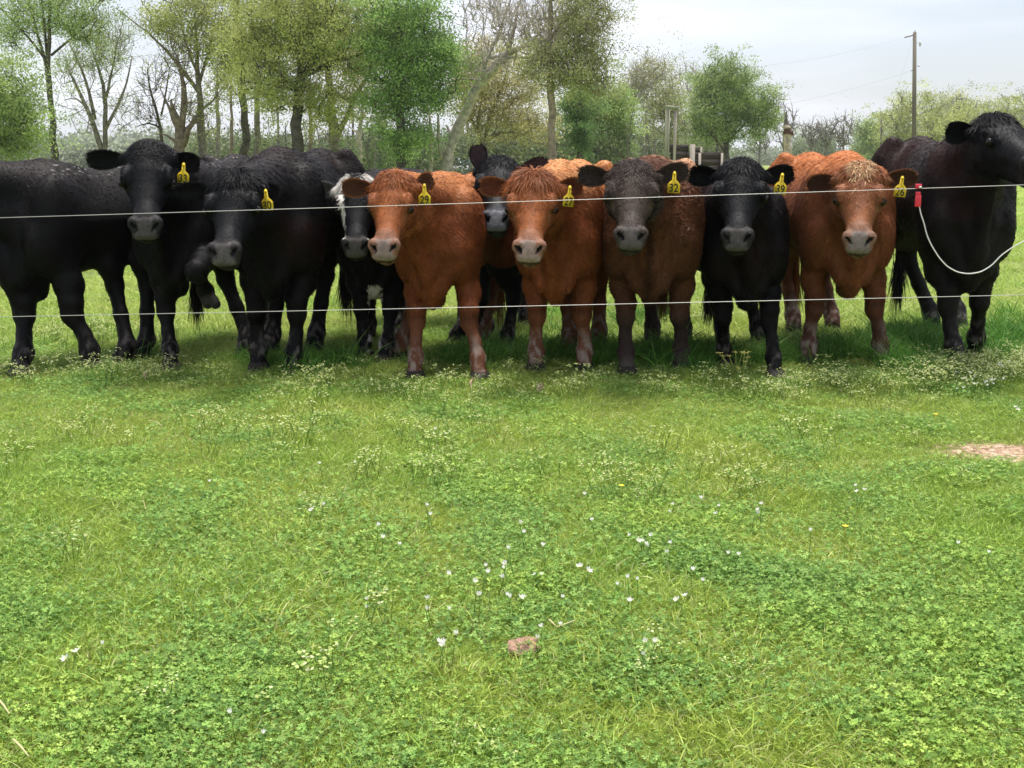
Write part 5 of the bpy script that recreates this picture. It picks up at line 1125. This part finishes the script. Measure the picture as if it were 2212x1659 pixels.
# ------------------------------------------------------------------ poles, snag, pens, vehicle
def snag():
    Y = 48; px = Y / F; b0 = P(1700, HOR, Y); base = Vector((b0.x, Y, 0)); r = np.random.default_rng(3)
    root = empty('dead_snag', base, 0, 'weathered pale dead tree trunk with a jagged spire top in the field', 'tree trunk')
    W = [(1701, 410, 9), (1701, 345, 8), (1701, 325, 7.5), (1700, 300, 7.5), (1701, 287, 9), (1699, 275, 7), (1698, 262, 4), (1698, 250, 2.4), (1699, 240, .8)]
    pts = np.array([list(P(u, v, Y) - base) for u, v, _ in W]); pts[0, 2] = 0
    mb = MB(); t = np.linspace(0, len(W) - 1, 30); Q = np.stack([np.interp(t, range(len(W)), pts[:, i]) for i in range(3)], 1); Rr = np.interp(t, range(len(W)), [w[2] * px for w in W])
    cols = np.where((np.abs(np.array(t) - 4.2) < .5)[:, None], [.10, .055, .04], [.42, .35, .29]); cols[t > 5.5] = [.15, .13, .12]
    mb.tube(Q, Rr, 14, cols, wob=.16); mb.obj('trunk', M['bark'], root)
    mb = MB(); q = np.array(P(1706, 290, Y) - base); mb.tube([q, q + [.10, -.05, .06], q + [.13, -.05, -.05]], [.10, .08, .03], 8, (.12, .07, .05), wob=.1); mb.obj('knot', M['bark'], root)
snag()
def pens():
    Y = 30; px = Y / F; wd = mat('weathered_boards', (.035, .028, .025), rough=.95, noise=(9, .4, 2.4), objnoise=(.3, 1, 6), bump=.6); gp = mat('greenish_post', (.24, .24, .17), rough=.9, noise=(9, .7, 1.25), objnoise=(1, 1, .2), bump=.5); pp = mat('grey_post', (.36, .31, .27), rough=.9, noise=(9, .7, 1.25), objnoise=(1, 1, .2), bump=.5)
    def X(u, y=Y): return (u - CU) / F * y
    def Z(v, y=Y): return H + (HOR - v) * y / F
    a = empty('post_gateway', (X(1442), Y, 0), 0, 'two tall timber posts joined by a round crossbar on top', 'gateway')
    for u, w, m_ in ((1433, .065, gp), (1450, .05, pp)):
        mb = MB(); mb.tube([(X(u) - X(1442), 0, -.1), (X(u) - X(1442), 0, 1.4), (X(u) - X(1442), 0, Z(238))], [w * .9, w * .82, w * .78], 12, wob=.02); mb.obj('post', m_, a, True)
    mb = MB(); mb.tube([(X(1429) - X(1442), -.02, Z(236)), (X(1456) - X(1442), -.02, Z(239))], .045, 10, wob=.03); mb.obj('crossbar', gp, a, True)
    mb = MB(); mb.tube([(X(1436.5) - X(1442), -.07, .6), (X(1436.5) - X(1442), -.07, Z(242))], .012, 6); mb.obj('brace_strip', pp, a)
    r = np.random.default_rng(2)
    def panel(u0, u1, vt, lab, y, n, posts, dx=0):
        x0, x1 = X(u0, y), X(u1, y); p = empty('board_fence', ((x0 + x1) / 2, y, 0), 0, lab, 'board fence', 'old dark board pens')
        mb = MB(); zt = Z(vt, y); hh = (zt - .12) / n
        for i in range(n):
            mb.box((r.normal() * .02, .003 * (i % 2), .12 + hh * (i + .5)), (x1 - x0 + r.uniform(-.04, .05), .034, hh * 1.06), R=Matrix.Rotation(r.normal() * .008, 4, 'Y'))
        mb.obj('boards', wd, p)
        for (u, vt2, w) in posts:
            mb = MB(); z = Z(vt2, y); mb.box((X(u, y) - (x0 + x1) / 2, -.075, z / 2), (w, .08, z), taper=.95); mb.obj('post', pp, p)
    panel(1441, 1478, 314, 'taller dark weathered board panel beside the post gateway', 30, 8, [(1487, 313, .13)])
    panel(1478, 1556, 330, 'lower dark board pen fence running right of the pale post', 30.6, 7, [(1503, 331, .06), (1550, 331, .05)])
    panel(1488, 1502, 320, 'short dark board end standing above the lower pen fence', 31.2, 7, [(1506, 318, .04)])
pens()
def utility():
    pm = mat('pole_wood', (.15, .13, .105), rough=.9, noise=(5, .7, 1.25), objnoise=(1, 1, .1), bump=.4); wm = mat('dark_wire', (.10, .10, .11), rough=.6); im = mat('insulator', (.5, .52, .55), rough=.3)
    Y = 58; b0 = P(1977, HOR, Y); base = Vector((b0.x, Y, 0)); px = Y / F
    def q(u, v): return np.array(P(u, v, Y) - base)
    root = empty('utility_pole', base, 0, 'tall wooden utility pole with small side arms standing above the right treeline', 'utility pole', 'utility poles')
    mb = MB(); mb.tube([(0, 0, 0), q(1976, 70)], [.125, .085], 12); mb.obj('pole', pm, root, True)
    mb = MB(); mb.tube([q(1974, 76), q(1954, 81)], .028, 6); mb.obj('side_arm', pm, root)
    mb = MB(); mb.tube([q(1976, 72), q(1977, 64)], [.05, .03], 8); mb.obj('insulator', im, root)
    mb = MB(); mb.tube([q(1980, 93), q(1988, 92)], .012, 5); mb.tube([q(1987, 89), q(1988, 95), q(1987, 100)], [.03, .06, .03], 8); mb.obj('insulator', im, root)
    mb = MB(); mb.tube([q(1975, 151), q(1968, 153)], .02, 5); mb.obj('bracket', pm, root)
    mb = MB(); mb.tube([q(1981, 143), q(1987, 143)], .018, 5); mb.obj('bracket', pm, root)
    Y2 = 150; b1 = P(1904, HOR, Y2); base2 = Vector((b1.x, Y2, 0))
    r2 = empty('utility_pole', base2, 0, 'smaller distant utility pole left of the tall one', 'utility pole', 'utility poles')
    mb = MB(); mb.tube([(0, 0, 0), np.array(P(1904, 243, Y2) - base2)], [.16, .11], 8); mb.obj('pole', pm, r2, True)
    mb = MB(); mb.tube([np.array(P(1901, 248, Y2) - base2), np.array(P(1907, 248, Y2) - base2)], .05, 5); mb.obj('side_arm', pm, r2)
    def line(a, b, sag, lab, rad=.009):
        a, b = Vector(a), Vector(b); pts = [list(a.lerp(b, t) - Vector((0, 0, 4 * sag * t * (1 - t)))) for t in np.linspace(0, 1, 40)]
        mb = MB(); mb.tube(pts, rad * .28, 4); o = mb.obj('power_line', wm, None, True); tag(o, lab, 'power line', 'power lines')
    line(P(1955, 81, Y), P(1395, 150, 52), .5, 'thin upper power line running left from the side arm of the tall pole', .007)
    line(P(1968, 153, Y), P(1350, 262, 50), .5, 'lower power line running left across the rounded green tree', .009)
    line(P(1972, 82, Y), P(1905, 247, Y2), 1.2, 'faint power line dropping from the tall pole to the distant pole', .008)
utility()
def vehicle():
    Y = 62; x0 = (1003 - CU) / F * Y
    root = empty('parked_car', (x0, Y, 0), math.radians(78), 'white parked car mostly hidden behind the herd under the trees', 'car')
    bm = mat('car_paint', (.75, .76, .76), rough=.25, spec=.6); gm = mat('car_glass', (.25, .33, .34), rough=.08, spec=.8); tm = mat('tyre', (.02, .02, .02), rough=.9)
    root.scale = (.9, .9, .9)
    prof = [(-2.1, .35), (-2.15, .75), (-1.9, .92), (-1.2, .95), (-.55, 1.36), (.75, 1.38), (1.5, .98), (2.1, .85), (2.15, .4)]
    mb = MB(); n = len(prof); V = []
    for y, k in ((-.82, 1), (.82, 1)):
        for x, z in prof: V.append((x, y * (.82 if z > 1.2 else 1), z))
    mb.add(V, [tuple(range(n)), tuple(range(2 * n - 1, n - 1, -1))] + [(i, (i + 1) % n, (i + 1) % n + n, i + n) for i in range(n)])
    o = mb.obj('car_body', bm, root); b = o.modifiers.new('bevel', 'BEVEL'); b.width = .05; b.segments = 2
    for nm, pts in (('windscreen', [(-1.14, .99), (-.62, 1.325)]), ('rear_window', [(1.44, 1.02), (.82, 1.35)])):
        (xa, za), (xb, zb) = pts; s_ = -1 if nm == 'windscreen' else 1; mb = MB()
        mb.add([(xa + s_ * .03, -.72, za + .03), (xa + s_ * .03, .72, za + .03), (xb + s_ * .03, .62, zb + .03), (xb + s_ * .03, -.62, zb + .03), (xa, -.72, za - .02), (xa, .72, za - .02), (xb, .62, zb - .03), (xb, -.62, zb - .03)], [(0, 1, 2, 3), (7, 6, 5, 4), (0, 4, 5, 1), (1, 5, 6, 2), (2, 6, 7, 3), (3, 7, 4, 0)])
        mb.obj(nm, gm, root)
    for s_ in (-1, 1):
        mb = MB(); y = s_ * .78
        mb.add([(-.95, y, 1.0), (1.2, y, 1.02), (.7, y * .9, 1.31), (-.5, y * .9, 1.29), (-.95, y + s_ * .03, 1.0), (1.2, y + s_ * .03, 1.02), (.7, y * .9 + s_ * .03, 1.31), (-.5, y * .9 + s_ * .03, 1.29)], [(0, 1, 2, 3), (7, 6, 5, 4), (0, 4, 5, 1), (1, 5, 6, 2), (2, 6, 7, 3), (3, 7, 4, 0)])
        mb.obj('side_window', gm, root)
        for x in (-1.35, 1.35):
            mb = MB(); mb.tube([(x, s_ * .68, .32), (x, s_ * .87, .32)], .32, 18); mb.obj('wheel', tm, root, False)
vehicle()

def haze_volume():
    m = bpy.data.materials.new('haze'); m.use_nodes = True; t = m.node_tree; t.nodes.remove(t.nodes['Principled BSDF'])
    v = t.nodes.new('ShaderNodeVolumePrincipled'); v.inputs['Color'].default_value = (.86, .90, .95, 1); v.inputs['Density'].default_value = .0003; v.inputs['Anisotropy'].default_value = .2
    t.links.new(v.outputs[0], t.nodes['Material Output'].inputs['Volume'])
    x, y0, y1, z0, z1 = 980, -60, 1560, -1.5, 26
    me = bpy.data.meshes.new('haze'); me.from_pydata([(a, b, c) for c in (z0, z1) for b in (y0, y1) for a in (-x, x)], [], [(0, 2, 3, 1), (4, 5, 7, 6), (0, 1, 5, 4), (2, 6, 7, 3), (0, 4, 6, 2), (1, 3, 7, 5)])
    tag(link('haze', me, m), 'thin pale spring haze over the pasture', 'haze', kind='stuff')
haze_volume()
